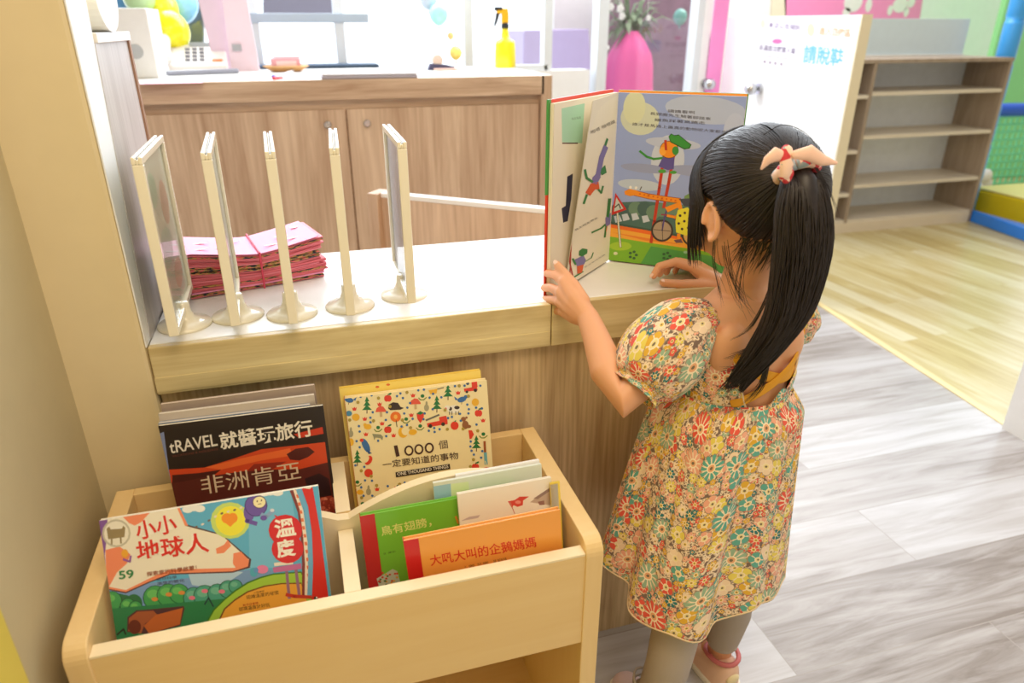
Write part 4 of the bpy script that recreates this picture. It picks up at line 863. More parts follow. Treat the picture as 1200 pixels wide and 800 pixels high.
t, C, _ = book('picture_book', 'white picture book with a red flag drawing and yellow right edge', (0.146, 0.6985, 0.3795), 0.128, 0.192, -1.0, 11.5, 0.8, 0.006, (244, 236, 222), None)
a = Art(C, Z, 0.0006); a.full((244, 238, 226)); a.poly([(780, 228), (812, 222), (835, 206), (880, 205), (852, 224), (850, 246), (826, 254), (806, 246), (800, 262)], (214, 76, 70)); a.ell(828, 232, 14, 8, (236, 150, 140)); a.line([(790, 232), (812, 285)], 4, (200, 130, 120))
a.poly([(884, 232), (940, 190), (1000, 160), (1003, 236), (975, 246)], (196, 176, 160)); a.poly([(900, 215), (985, 158), (992, 172), (920, 218)], (150, 128, 122)); a.poly([(560, 320), (600, 300), (650, 292), (640, 306)], (200, 186, 190)); a.poly([(920, 230), (950, 224), (952, 244), (928, 246)], (150, 110, 100))
a.build('cover_print', t)
t, C, _ = book('picture_book', 'narrow yellow book edge at the right end of the front row', (0.2690, 0.6880, 0.3795), 0.014, 0.192, -1.0, 11.5, 0.8, 0.002, (240, 212, 74), None)
t, C, _ = book('picture_book', 'thin pale blue and mint book behind the white flag book', (0.119, 0.7325, 0.3795), 0.150, 0.195, 0, 9.0, 0.4, 0.005, (226, 232, 222), None)
a = Art(C, Z, 0.0006); a.full((222, 228, 214)); a.poly([(420, 160), (512, 145), (518, 260), (440, 260)], (158, 200, 222)); a.poly([(514, 146), (596, 136), (602, 260), (520, 260)], (222, 236, 186)); a.build('cover_print', t)
t, C, _ = book('picture_book', 'thin white book with red marks, rearmost of the front right row', (0.152, 0.7415, 0.3795), 0.118, 0.196, 0, 8.5, 0.8, 0.005, (246, 244, 244), None)
a = Art(C, Z, 0.0006); a.full((246, 244, 244)); a.line([(715, 112), (750, 106)], 5, (226, 80, 120)); a.line([(860, 78), (920, 68)], 5, (236, 170, 180)); a.build('cover_print', t)

# ---------------------------------------------------------------- the open picture book on the ledge
ob = thing('open_picture_book', 'large picture book standing open on the ledge before the girl', 'book', (0.514, 1.122, LZ))
sp = Vector((0.514, 1.122, LZ)); rt = Vector((0.674, 0.996, LZ)); lf = Vector((0.352, 0.978, LZ)); Hh = 0.292; up = Vector((0, 0, 1))
def board(name, a_, b_, z0, z1, th, mat, out, **k):
    n = out*th; vs = [a_+up*z0, b_+up*z0, b_+up*z1, a_+up*z1]; vs += [v+n for v in vs]
    return MB().add(vs, [(0, 1, 2, 3), (7, 6, 5, 4), (0, 4, 5, 1), (1, 5, 6, 2), (2, 6, 7, 3), (3, 7, 4, 0)]).build(name, mat, ob, **k)
nr = (rt-sp).cross(up).normalized(); nr = -nr if nr.y < 0 else nr      # away from the reader
nl = (lf-sp).cross(up).normalized(); nl = -nl if nl.y < 0 else nl
er = (rt-sp).normalized(); el = (lf-sp).normalized()
board('cover', sp+nr*0.007, rt+er*0.0015+nr*0.007, 0, Hh+0.0015, 0.0025, plain('cover_green', (70, 150, 70), 0.35), nr, bevel=0.0004)
oc = board('cover', sp+nl*0.008, lf+el*0.004+nl*0.008, 0, Hh+0.003, 0.0025, plain('cover_red', (224, 62, 36), 0.35), nl, bevel=0.0004); oc['label'] = 'red and green left cover board'
board('cover_corner', lf-el*0.004+nl*0.0078, lf+el*0.0043+nl*0.0078, Hh*0.55, Hh+0.0032, 0.003, plain('cover_green', (70, 150, 70), 0.35), nl)
board('endpaper_edge', sp+nr*0.0048, rt+nr*0.0048, 0.002, Hh+0.001, 0.002, plain('orange_edge', (226, 140, 40), 0.5), nr)
board('page_block', sp, rt, 0.003, Hh-0.002, 0.0045, M_page, nr)
board('page_block', sp+nl*0.001, lf+nl*0.001, 0.003, Hh-0.002, 0.006, M_page, nl)
C = [sp-nr*0.0002+up*0.003, rt-nr*0.0002+up*0.003, rt-nr*0.0002+up*(Hh-0.002), sp-nr*0.0002+up*(Hh-0.002)]
Z = (620, 90, 3.077); a = Art(C, Z, 0.0003); DK = (60, 52, 50)
a.full((152, 170, 226)); 
for (x, y, rx, ry, c) in ((400, 150, 70, 60, (206, 214, 198)), (380, 110, 40, 60, (214, 220, 190)), (500, 300, 60, 90, (198, 208, 234)), (640, 120, 150, 50, (182, 194, 226)), (420, 330, 90, 16, (150, 160, 202)), (600, 340, 100, 20, (152, 162, 204)), (520, 240, 100, 20, (188, 198, 228)), (400, 390, 80, 20, (190, 204, 226)), (740, 200, 40, 70, (190, 200, 230))): a.ell(x, y, rx, ry, c, 24, .1)
a.poly([(560, 430), (600, 408), (700, 420), (800, 460), (810, 520), (560, 520)], (112, 148, 92))
a.poly([(290, 470), (330, 452), (420, 448), (520, 458), (700, 470), (810, 480), (810, 640), (280, 560)], (74, 110, 106))
for i in range(9): a.ell(320+i*32, 480+8*math.sin(i*1.9), 26, 26, random.choice([(88, 122, 112), (70, 100, 100), (106, 138, 120)]), 12)
for (x, y) in ((348, 506), (382, 504), (420, 512), (320, 512)): a.poly([(x-14, y-10), (x+6, y-14), (x+16, y+8), (x-8, y+14)], (196, 206, 222))
a.poly([(286, 522), (420, 545), (600, 580), (810, 610), (810, 650), (284, 575)], (64, 88, 80))
a.poly([(286, 530), (420, 552), (600, 588), (810, 622), (810, 660), (600, 626), (420, 602), (285, 584)], (240, 170, 60)); a.poly([(286, 530), (420, 552), (600, 588), (600, 596), (420, 566), (286, 542)], (236, 110, 40)); a.poly([(300, 560), (420, 580), (560, 606), (420, 590)], (232, 130, 50))
a.poly([(284, 574), (420, 596), (600, 622), (810, 655), (810, 760), (280, 670)], (124, 180, 46)); a.poly([(440, 610), (600, 636), (810, 665), (810, 760), (400, 700)], (84, 158, 76)); a.ell(330, 610, 40, 16, (164, 200, 56)); 
for (x, y) in ((375, 642), (496, 646)):
    for j in range(5): a.ell(x+12*math.cos(j*1.26), y+12*math.sin(j*1.26), 6, 5, (56, 96, 60), 8)
a.ell(312, 636, 8, 6, (220, 220, 180), 8); a.ell(565, 632, 9, 5, (150, 200, 160), 8)
for (A_, B_2, n_) in (((500, 128), (598, 134), '讀讀看啊'), ((436, 137), (655, 157), '長頸鹿先生騎著腳踏車'), ((452, 160), (635, 172), '鱷魚踩著高蹺走'), ((372, 175), (712, 205), '誰才是馬路上最高的動物呢大家都來')):
    a.text(n_, A_, B_2, 11, (84, 80, 100))
RD, GR, OR = (190, 56, 36), (56, 146, 62), (240, 146, 34)
a.line([(440, 596), (452, 520), (470, 400), (486, 290), (492, 240)], 11, RD); a.line([(486, 470), (504, 380), (524, 270)], 11, RD)
a.line([(400, 268), (425, 288), (450, 296), (485, 292)], 8, GR); a.poly([(466, 322), (482, 290), (525, 290), (522, 332), (500, 336), (480, 328)], (94, 84, 160))
a.ell(505, 262, 34, 32, DK); a.ell(505, 262, 32, 30, OR); a.ell(482, 268, 12, 16, (246, 170, 60)); a.ell(528, 266, 12, 16, GR)
a.poly([(503, 215), (512, 204), (524, 210), (540, 208), (562, 226), (586, 244), (580, 258), (560, 262), (530, 246), (510, 236)], (40, 90, 44)); a.poly([(505, 216), (514, 207), (526, 213), (540, 211), (562, 229), (583, 246), (577, 255), (560, 258), (532, 243), (512, 233)], GR)
a.line([(492, 230), (494, 262)], 9, RD); a.ell(480, 340, 14, 7, (80, 160, 70)); a.ell(520, 344, 13, 6, (80, 160, 70))
a.line([(380, 418), (430, 430), (480, 438), (540, 446)], 20, (160, 80, 20)); a.line([(380, 418), (430, 430), (480, 438), (540, 446)], 16, OR); a.poly([(344, 412), (362, 404), (392, 410), (394, 424), (364, 430), (346, 424)], OR)
for i in range(9): a.ell(400+i*16, 422+i*3, 4, 3, (214, 100, 20), 7)
a.ell(366, 398, 5, 6, (240, 240, 240), 8); a.ell(386, 400, 5, 6, (240, 240, 240), 8); a.line([(400, 408), (406, 396)], 3, DK)
a.poly([(540, 440), (600, 436), (640, 450), (640, 470), (560, 466)], (70, 76, 92))
a.ell(480, 554, 40, 40, DK, 24); a.ell(480, 554, 33, 33, (170, 150, 130), 24); a.line([(480, 554), (490, 500), (500, 470)], 5, (86, 70, 140)); a.line([(480, 522), (482, 586)], 2, DK); a.line([(450, 550), (510, 556)], 2, DK)
a.ell(590, 570, 40, 40, DK, 24); a.ell(590, 570, 33, 33, (210, 170, 100), 24)
a.line([(478, 496), (520, 500), (560, 560)], 5, (150, 60, 90)); a.poly([(490, 470), (540, 452), (548, 466), (500, 488)], OR); a.line([(500, 500), (530, 506), (545, 486)], 9, OR); a.line([(540, 450), (552, 500)], 14, OR)
a.poly([(536, 480), (572, 470), (600, 500), (600, 560), (566, 572), (530, 560), (528, 520)], (226, 220, 60))
for (x, y) in ((545, 500), (562, 490), (540, 528), (560, 520), (578, 510), (552, 548), (574, 544), (584, 530)): a.ell(x, y, 5, 5, DK, 8)
a.line([(540, 568), (540, 586)], 12, OR); a.poly([(522, 588), (548, 584), (556, 598), (530, 598)], (110, 80, 90))
a.line([(318, 480), (330, 612)], 8, (70, 90, 60)); a.line([(318, 480), (330, 612)], 5, (226, 226, 210)); a.poly([(312, 418), (352, 478), (298, 498)], (206, 48, 44)); a.poly([(315, 434), (340, 474), (306, 486)], (200, 210, 206)); a.line([(310, 470), (324, 458), (330, 474)], 4, DK)
a.build('page_print', ob, M_matte)
# turned page, one corner lifted
pe_b = Vector((0.385, 1.002, LZ+0.004)); pe_t = Vector((0.4185, 1.000, LZ+Hh-0.002))
def pagepatch(e_b, e_t, name, lab=None):
    vs = []; n_, m_ = 10, 8
    for j in range(m_+1):
        q_ = j/m_; e_ = e_b*(1-q_)+e_t*q_; s_ = sp+nl*(-0.0006)+up*(0.003+q_*(Hh-0.005))
        for i in range(n_+1):
            p_ = i/n_; vs.append(s_*(1-p_)+e_*p_)
    vs2 = [v+nl*0.0004 for v in vs]; f_ = []
    for j in range(m_):
        for i in range(n_): k_ = j*(n_+1)+i; f_.append((k_, k_+1, k_+n_+2, k_+n_+1))
    N_ = len(vs); f2 = [tuple(x+N_ for x in q_[::-1]) for q_ in f_]
    rim = [i for i in range(n_+1)]+[j*(n_+1)+n_ for j in range(1, m_+1)]+[m_*(n_+1)+i for i in range(n_-1, -1, -1)]+[j*(n_+1) for j in range(m_-1, 0, -1)]
    f3 = [(rim[i], rim[(i+1) % len(rim)], rim[(i+1) % len(rim)]+N_, rim[i]+N_) for i in range(len(rim))]
    return MB().add(vs+vs2, f_+f2+f3).build(name, M_page, ob, smooth=False)
pagepatch(pe_b, pe_t, 'turned_page')
Z2 = (640, 100, 3.333)
s0 = sp-nl*0.0006
C = [pe_b, s0+up*0.003, s0+up*(Hh-0.002), pe_t]; a = Art(C, Z2, 0.0005); a.full((238, 230, 212))
a.text('啪嗒 啪嗒踏', (182, 136), (272, 100), 9, (130, 124, 120)); a.text('我走啊走啊走', (128, 466), (210, 426), 9, (130, 124, 120)); a.text('我也會踩高蹺', (152, 690), (232, 640), 8, (150, 144, 140))
GR, PU, OR2 = (54, 130, 66), (128, 118, 176), (224, 92, 40)
a.line([(232, 170), (242, 146)], 8, GR); a.line([(210, 255), (222, 200), (236, 170)], 18, PU); a.poly([(224, 232), (236, 222), (242, 248), (224, 256), (216, 244)], GR); a.poly([(190, 262), (212, 240), (220, 262), (206, 286), (188, 282)], PU); a.line([(164, 236), (170, 262), (190, 276)], 8, GR)
a.poly([(184, 282), (212, 278), (216, 306), (200, 304), (182, 326), (166, 312)], OR2); a.line([(170, 322), (160, 352)], 8, GR); a.line([(212, 306), (222, 320), (228, 296)], 7, GR)
a.line([(253, 350), (244, 440)], 12, GR); a.line([(186, 490), (220, 478), (244, 456)], 8, GR); a.poly([(236, 430), (258, 410), (254, 466), (236, 478)], PU); a.line([(238, 470), (232, 530)], 7, GR); a.line([(246, 440), (236, 500)], 6, OR2)
a.line([(100, 400), (84, 520), (92, 740)], 5, (180, 56, 40)); a.line([(106, 528), (100, 620), (106, 740)], 5, (180, 56, 40)); a.poly([(84, 534), (110, 524), (108, 556), (86, 560)], (200, 60, 40))
a.poly([(136, 574), (148, 564), (166, 576), (164, 600), (146, 612), (134, 600)], GR); a.poly([(118, 618), (150, 606), (158, 640), (150, 664), (124, 664)], PU); a.line([(112, 610), (120, 650)], 7, GR); a.line([(156, 648), (178, 636), (186, 606)], 4, GR); a.poly([(124, 664), (148, 664), (140, 716), (122, 716)], OR2); a.line([(106, 734), (130, 720), (142, 712)], 9, GR)
a.build('page_print', ob, M_matte)
C = [lf+nl*0.0008+up*0.003, sp+nl*0.0008+up*0.003, sp+nl*0.0008+up*(Hh-0.002), lf+nl*0.0008+up*(Hh-0.002)]
a = Art(C, Z2, 0.0002); a.full((236, 226, 208)); a.poly([(60, 90), (150, 70), (140, 226), (62, 222)], (172, 216, 190)); a.line([(64, 226), (122, 226)], 5, (90, 50, 50)); a.text('站在高高', (100, 136), (136, 130), 10, (110, 140, 120))
a.poly([(82, 356), (104, 344), (98, 440), (84, 530), (66, 536), (60, 480), (76, 470)], (48, 48, 74)); a.build('page_print', ob, M_matte)

# ---------------------------------------------------------------- the girl
random.seed(11)
def floral():
    m, n, b = newmat('floral_cotton'); uv = N(n, 'ShaderNodeUVMap'); uv.uv_map = 'UVMap'
    def math_(op, a_, b_=None, c_=None):
        x = N(n, 'ShaderNodeMath', operation=op)
        for i, q in enumerate((a_, b_, c_)):
            if q is None: continue
            if isinstance(q, (int, float)): x.inputs[i].default_value = q
            else: n.links.new(q, x.inputs[i])
        return x.outputs[0]
    def mixc(f, a_, b_):
        x = N(n, 'ShaderNodeMix', data_type='RGBA')
        for i, q in ((0, f), (6, a_), (7, b_)):
            if isinstance(q, tuple): x.inputs[i].default_value = (*lin(q), 1)
            elif isinstance(q, (int, float)): x.inputs[i].default_value = q
            else: n.links.new(q, x.inputs[i])
        return x.outputs[2]
    nz = N(n, 'ShaderNodeTexNoise'); setin(nz, Scale=60.0, Detail=2.0); n.links.new(uv.outputs[0], nz.inputs['Vector'])
    nm = N(n, 'ShaderNodeVectorMath', operation='SUBTRACT'); nm.inputs[1].default_value = (0.5, 0.5, 0.5); n.links.new(nz.outputs['Color'], nm.inputs[0])
    ns = N(n, 'ShaderNodeVectorMath', operation='SCALE'); ns.inputs['Scale'].default_value = 0.004; n.links.new(nm.outputs[0], ns.inputs[0])
    na = N(n, 'ShaderNodeVectorMath', operation='ADD'); n.links.new(uv.outputs[0], na.inputs[0]); n.links.new(ns.outputs[0], na.inputs[1])
    n3 = N(n, 'ShaderNodeTexNoise'); setin(n3, Scale=150.0, Detail=1.0); n.links.new(uv.outputs[0], n3.inputs['Vector'])
    r0 = N(n, 'ShaderNodeValToRGB'); r0.color_ramp.interpolation = 'CONSTANT'; e = r0.color_ramp.elements
    e[0].position = 0; e[0].color = (*lin((120, 98, 84)), 1); e[1].position = 0.46; e[1].color = (*lin((206, 178, 146)), 1)
    q = e.new(0.52); q.color = (*lin((236, 214, 184)), 1); q = e.new(0.62); q.color = (*lin((130, 106, 90)), 1)
    n.links.new(n3.outputs['Fac'], r0.inputs[0]); col = r0.outputs[0]
    def layer(col, cell, off, R, pet, depth, cols, cen, stripe, keep):
        mp_ = N(n, 'ShaderNodeMapping'); mp_.inputs['Scale'].default_value = (1/cell, 1/cell, 0); mp_.inputs['Location'].default_value = (off, off*1.7, 0); n.links.new(na.outputs[0], mp_.inputs[0])
        vo = N(n, 'ShaderNodeTexVoronoi', voronoi_dimensions='2D'); setin(vo, Scale=1.0, Randomness=0.8); n.links.new(mp_.outputs[0], vo.inputs['Vector'])
        sb = N(n, 'ShaderNodeVectorMath', operation='SUBTRACT'); n.links.new(mp_.outputs[0], sb.inputs[0]); n.links.new(vo.outputs['Position'], sb.inputs[1])
        sx_ = N(n, 'ShaderNodeSeparateXYZ'); n.links.new(sb.outputs[0], sx_.inputs[0]); sc2 = N(n, 'ShaderNodeSeparateColor'); n.links.new(vo.outputs['Color'], sc2.inputs[0])
        th = math_('ADD', math_('ARCTAN2', sx_.outputs[1], sx_.outputs[0]), math_('MULTIPLY', sc2.outputs[1], 6.28))
        r = vo.outputs['Distance']
        pt = math_('ABSOLUTE', math_('COSINE', math_('MULTIPLY', th, pet/2.0)))
        lim = math_('MULTIPLY', math_('ADD', math_('MULTIPLY', math_('POWER', pt, 0.6), depth), 1-depth), math_('MULTIPLY', math_('ADD', math_('MULTIPLY', sc2.outputs[2], 0.35), 0.75), R))
        mask = math_('MULTIPLY', math_('LESS_THAN', r, lim), math_('LESS_THAN', sc2.outputs[1], keep))
        rmp = N(n, 'ShaderNodeValToRGB'); rmp.color_ramp.interpolation = 'CONSTANT'; ee = rmp.color_ramp.elements
        for i, c in enumerate(cols):
            x = ee[i] if i < 2 else ee.new(i/len(cols)); x.position = i/len(cols); x.color = (*lin(c), 1)
        n.links.new(sc2.outputs[0], rmp.inputs[0]); pc = rmp.outputs[0]
        st = math_('MULTIPLY', math_('LESS_THAN', pt, stripe), math_('GREATER_THAN', r, R*0.25)); pc = mixc(st, pc, (244, 222, 190))
        pc = mixc(math_('LESS_THAN', r, R*0.36), pc, (246, 226, 190)); pc = mixc(math_('LESS_THAN', r, R*0.26), pc, cen); pc = mixc(math_('LESS_THAN', r, R*0.12), pc, (120, 104, 76))
        # dark outline
        out = math_('MULTIPLY', math_('LESS_THAN', r, math_('ADD', lim, 0.035)), math_('LESS_THAN', sc2.outputs[1], keep))
        return mixc(mask, mixc(out, col, (160, 136, 112)), pc)
    CRL, MUS, TEA, SGE, CRM, PNK, YEL, DTE = (226, 86, 66), (222, 172, 52), (94, 166, 150), (150, 178, 146), (240, 212, 178), (234, 168, 140), (230, 208, 92), (40, 116, 116)
    col = layer(col, 0.0100, 3.1, 0.46, 5, 0.45, (CRM, MUS, CRL, DTE, PNK, CRM), (214, 150, 60), 0.0, 0.9)
    col = layer(col, 0.0175, 1.3, 0.48, 7, 0.5, (DTE, CRM, CRL, YEL, SGE, PNK, MUS), (230, 190, 80), 0.35, 0.78)
    col = layer(col, 0.0285, 5.2, 0.50, 5, 0.28, (YEL, CRL, CRM, MUS, PNK, TEA), (236, 214, 150), 0.25, 0.62)
    col = layer(col, 0.0415, 8.4, 0.47, 11, 0.35, (SGE, CRL, YEL, TEA, CRL, PNK), (232, 170, 120), 0.5, 0.55)
    n.links.new(col, b.inputs['Base Color']); b.inputs['Roughness'].default_value = 0.8
    b.inputs['Sheen Weight'].default_value = 0.1
    w_ = N(n, 'ShaderNodeTexNoise'); setin(w_, Scale=9.0, Detail=3.0); n.links.new(uv.outputs[0], w_.inputs['Vector']); bp_ = N(n, 'ShaderNodeBump'); setin(bp_, Strength=0.35, Distance=0.006); n.links.new(w_.outputs['Fac'], bp_.inputs['Height']); n.links.new(bp_.outputs[0], b.inputs['Normal'])
    return m
M_floral = floral()
M_skin = plain('child_skin', (226, 166, 124), 0.48, sss=0.12, noise_amt=0.03)
M_must = plain('mustard_knit', (228, 160, 30), 0.7)
M_leg = plain('taupe_leggings', (178, 164, 150), 0.75, bump=0.06)
def hairmat():
    m, n, b = newmat('dark_hair'); tc_ = N(n, 'ShaderNodeTexCoord'); no = N(n, 'ShaderNodeTexNoise'); setin(no, Scale=140.0, Detail=2.0); n.links.new(tc_.outputs['Object'], no.inputs['Vector'])
    r = N(n, 'ShaderNodeValToRGB'); r.color_ramp.elements[0].color = (*lin((14, 10, 10)), 1); r.color_ramp.elements[1].color = (*lin((44, 31, 27)), 1); n.links.new(no.outputs['Fac'], r.inputs[0]); n.links.new(r.outputs[0], b.inputs['Base Color'])
    b.inputs['Roughness'].default_value = 0.46; b.inputs['Specular IOR Level'].default_value = 0.5; return m
M_hair = hairmat()

def grid(name, rows, uvs, mat, parent, closed=False, solid=0.0, smooth=True, sub=0):
    me = bpy.data.meshes.new(name); nr_, nc = len(rows), len(rows[0]); vs = [tuple(p) for r in rows for p in r]; fs = []
    cc = nc if closed else nc-1; luv = []
    for j in range(nr_-1):
        for i in range(cc):
            i2 = (i+1) % nc; fs.append((j*nc+i, j*nc+i2, (j+1)*nc+i2, (j+1)*nc+i))
            wrap = closed and i2 == 0
            ua = uvs[j][i]; ub = uvs[j][i+1] if len(uvs[j]) > i+1 else uvs[j][i2]; ud = uvs[j+1][i]; uc = uvs[j+1][i+1] if len(uvs[j+1]) > i+1 else uvs[j+1][i2]
            luv += [ua, ub, uc, ud]
    me.from_pydata(vs, [], fs); me.update(); ul = me.uv_layers.new(name='UVMap')
    for k_, q in enumerate(luv): ul.data[k_].uv = q
    o = link(name, me, mat, parent, smooth=smooth)
    if solid:
        s_ = o.modifiers.new('solid', 'SOLIDIFY'); s_.thickness = solid; s_.offset = 0
    if sub: s_ = o.modifiers.new('sub', 'SUBSURF'); s_.levels = sub; s_.render_levels = sub
    return o

girl = thing('person', 'young girl with a long dark ponytail in a floral dress reading at the ledge', 'person', (0.56, 0.79, 0))
CX, CY = 0.583, 0.805
HC = Vector((0.575, 0.802, 0.905))
Mh = Matrix.Translation(HC) @ Matrix.Rotation(D(8), 4, 'Z') @ Matrix.Rotation(D(-14), 4, 'X')
def TR(z):   # torso half widths by height
    K = [(0.44, .084, .074), (0.50, .088, .078), (0.56, .083, .072), (0.62, .080, .067), (0.68, .087, .067), (0.715, .091, .063), (0.74, .086, .055), (0.757, .070, .047), (0.772, .045, .040), (0.80, .034, .034)]
    if z <= K[0][0]: return K[0][1:]
    for a_, b_ in zip(K, K[1:]):
        if z <= b_[0]:
            t_ = (z-a_[0])/(b_[0]-a_[0]); t_ = t_*t_*(3-2*t_)*0.5+t_*0.5; return (a_[1]+(b_[1]-a_[1])*t_, a_[2]+(b_[2]-a_[2])*t_)
    return K[-1][1:]
bm_b = MB()
zs = [0.44+i*0.012 for i in range(29)]
prof_pts = []
b0 = len(bm_b.v); n_ = 32
for z in zs:
    rx, ry = TR(z)
    for k_ in range(n_):
        a_ = 2*PI*k_/n_; bm_b.v.append((CX+rx*math.cos(a_), CY+ry*math.sin(a_), z))
for j in range(len(zs)-1):
    for k_ in range(n_): bm_b.f.append((b0+j*n_+k_, b0+j*n_+(k_+1) % n_, b0+(j+1)*n_+(k_+1) % n_, b0+(j+1)*n_+k_)); bm_b.mi.append(0)
bm_b.f.append(tuple(b0+k_ for k_ in range(n_))[::-1]); bm_b.f.append(tuple(b0+(len(zs)-1)*n_+k_ for k_ in range(n_))); bm_b.mi += [0, 0]
# shoulder blades, neck, head
bm_b.ell((CX-0.042, CY-0.043, 0.708), (0.034, 0.020, 0.042)).ell((CX+0.042, CY-0.043, 0.708), (0.034, 0.020, 0.042))
bm_b.tube([(CX, CY+0.002, 0.75), (0.579, 0.803, 0.80), Mh @ Vector((0, -0.018, -0.045))], [0.040, 0.032, 0.033], 24, rounded=True)
R3 = Mh.to_3x3().to_4x4()
def hell(c, r, rot=None): bm_b.ell(Mh @ Vector(c), r, 28, 18, M=(R3 @ rot) if rot is not None else R3)
hell((0, -0.008, 0.012), (0.071, 0.085, 0.076)); hell((0, 0.022, -0.028), (0.060, 0.058, 0.062)); hell((0, 0.030, 0.02), (0.058, 0.05, 0.05))
hell((-0.032, 0.044, -0.038), (0.028, 0.026, 0.028)); hell((0.032, 0.044, -0.038), (0.028, 0.026, 0.028)); hell((0, 0.055, -0.073), (0.022, 0.020, 0.016))
hell((0, 0.074, -0.052), (0.018, 0.010, 0.007)); hell((0, 0.084, -0.030), (0.009, 0.010, 0.008)); hell((0, 0.079, -0.018), (0.006, 0.008, 0.016))
for s in (-1, 1):
    er_ = Matrix.Rotation(D(-18*s), 4, 'Z') @ Matrix.Rotation(D(-8), 4, 'X')
    c0 = Vector((s*0.072, -0.004, -0.018)); ring = []
    for i in range(13):
        a_ = -PI*0.55+i/12*PI*1.55; ring.append(Mh @ (c0+Vector((s*(0.003+0.004*max(0, math.cos(a_+2.6))), -0.0115*math.cos(a_), 0.023*math.sin(a_)))))
    bm_b.tube(ring, 0.0042, 10, rounded=True)
    hell((s*0.071, -0.003, -0.017), (0.005, 0.013, 0.021), Matrix.Rotation(D(-14*s), 4, 'Z')); hell((s*0.072, 0.001, -0.037), (0.0055, 0.007, 0.007))
# arms
SL, SR = Vector((CX-0.090, 0.803, 0.728)), Vector((CX+0.088, 0.803, 0.728))
EL = Vector((0.384, 0.768, 0.652)); WL = atY(689, 372, 0.884)
bm_b.tube([Vector((CX-0.05, CY, 0.725)), SL, SL.lerp(EL, 0.5)+Vector((0, 0, -0.004)), EL, EL.lerp(WL, 0.35)+Vector((-0.002, 0, -0.002)), EL.lerp(WL, 0.75), WL], [0.034, 0.033, 0.029, 0.0255, 0.0255, 0.0195, 0.0165], 24, rounded=True)
ER = Vector((0.703, 0.872, 0.662)); WR = atY(848, 337, 0.956)
bm_b.tube([Vector((CX+0.05, CY, 0.725)), SR, SR.lerp(ER, 0.5), ER, ER.lerp(WR, 0.4)+Vector((0, 0, .004)), WR], [0.034, 0.032, 0.028, 0.0245, 0.0225, 0.0165], 24, rounded=True)
# hands
def chain(pts, r0, r1):
    P_ = [atY(*q) for q in pts]; k_ = len(P_); bm_b.tube(P_, [r0+(r1-r0)*i/(k_-1) for i in range(k_)], 14, rounded=True); return P_
def palm(cs, r):
    for c, rr in cs: pass
# left hand: wraps the book's left edge
pc = atY(668, 349, 0.912)
kn = [atY(661, 330, 0.938), atY(657, 342, 0.937), atY(657, 354, 0.934), atY(661, 365, 0.930)]
for q in kn: bm_b.tube([WL, WL.lerp(q, 0.55), q], [0.0162, 0.0148, 0.0096], 14, rounded=True)
tipsL = []
tipsL.append(chain([(661, 330, 0.938), (650, 322, 0.962), (641, 320, 0.982), (645, 321, 0.9935)], 0.0078, 0.0058))
tipsL.append(chain([(657, 342, 0.937), (646, 337, 0.962), (638, 337, 0.984), (644, 338, 0.9955)], 0.0080, 0.0060))
tipsL.append(chain([(657, 354, 0.934), (646, 351, 0.958), (638, 351, 0.980), (644, 351, 0.9935)], 0.0078, 0.0058))
tipsL.append(chain([(661, 365, 0.930), (652, 364, 0.952), (645, 363, 0.970), (648, 361, 0.986)], 0.0072, 0.0052))
thL = chain([(684, 352, 0.902), (673, 334, 0.925), (662, 321, 0.948), (653, 310, 0.966)], 0.0098, 0.0064)
# right hand: resting on the ledge, fingers curled
knR = [atY(812, 314, 0.984), atY(813, 312, 0.998), atY(815, 311, 1.011), atY(818, 311, 1.022)]
for q in knR: bm_b.tube([WR, WR.lerp(q, 0.55), q], [0.0155, 0.0138, 0.0094], 14, rounded=True)
iR = chain([(812, 314, 0.984), (790, 307, 0.990), (772, 312, 0.988), (766, 323, 0.984)], 0.0080, 0.0060)
chain([(813, 312, 0.998), (792, 306, 1.006), (777, 311, 1.006), (773, 321, 1.002)], 0.0080, 0.0060)
chain([(815, 311, 1.011), (796, 306, 1.019), (784, 311, 1.018), (781, 319, 1.014)], 0.0076, 0.0058)
chain([(818, 311, 1.022), (803, 308, 1.029), (794, 312, 1.028), (791, 318, 1.025)], 0.0068, 0.0052)
tR = chain([(838, 334, 0.958), (816, 333, 0.962), (796, 333, 0.965), (777, 331, 0.968)], 0.0105, 0.0066)
# legs
LH, LK, LC, LA = Vector((0.548, 0.80, 0.46)), Vector((0.482, 0.712, 0.285)), Vector((0.465, 0.703, 0.19)), Vector((0.456, 0.735, 0.066))
RH, RK, RC, RA = Vector((0.618, 0.80, 0.46)), Vector((0.624, 0.785, 0.27)), Vector((0.634, 0.785, 0.18)), Vector((0.640, 0.802, 0.064))
for (h_, k_, c_, a_, f_) in ((LH, LK, LC, LA, Vector((0.465, 0.80, 0.022))), (RH, RK, RC, RA, Vector((0.632, 0.870, 0.022)))):
    bm_b.tube([h_, h_.lerp(k_, .5), k_, c_, a_], [0.050, 0.042, 0.032, 0.029, 0.019], 24, rounded=True)
    bm_b.tube([a_, a_.lerp(f_, .5)+Vector((0, 0, -.012)), f_], [0.020, 0.019, 0.014], 16, rounded=True)
me = bm_b.mesh('body'); tmp = bpy.data.objects.new('tmp', me); COL.objects.link(tmp)
rm = tmp.modifiers.new('r', 'REMESH'); rm.mode = 'VOXEL'; rm.voxel_size = 0.0019; sm = tmp.modifiers.new('s', 'SMOOTH'); sm.factor = 0.5; sm.iterations = 6
bpy.context.view_layer.update(); me2 = bpy.data.meshes.new_from_object(tmp.evaluated_get(bpy.context.evaluated_depsgraph_get())); bpy.data.objects.remove(tmp)
body = link('body', me2, M_skin, girl, smooth=True)
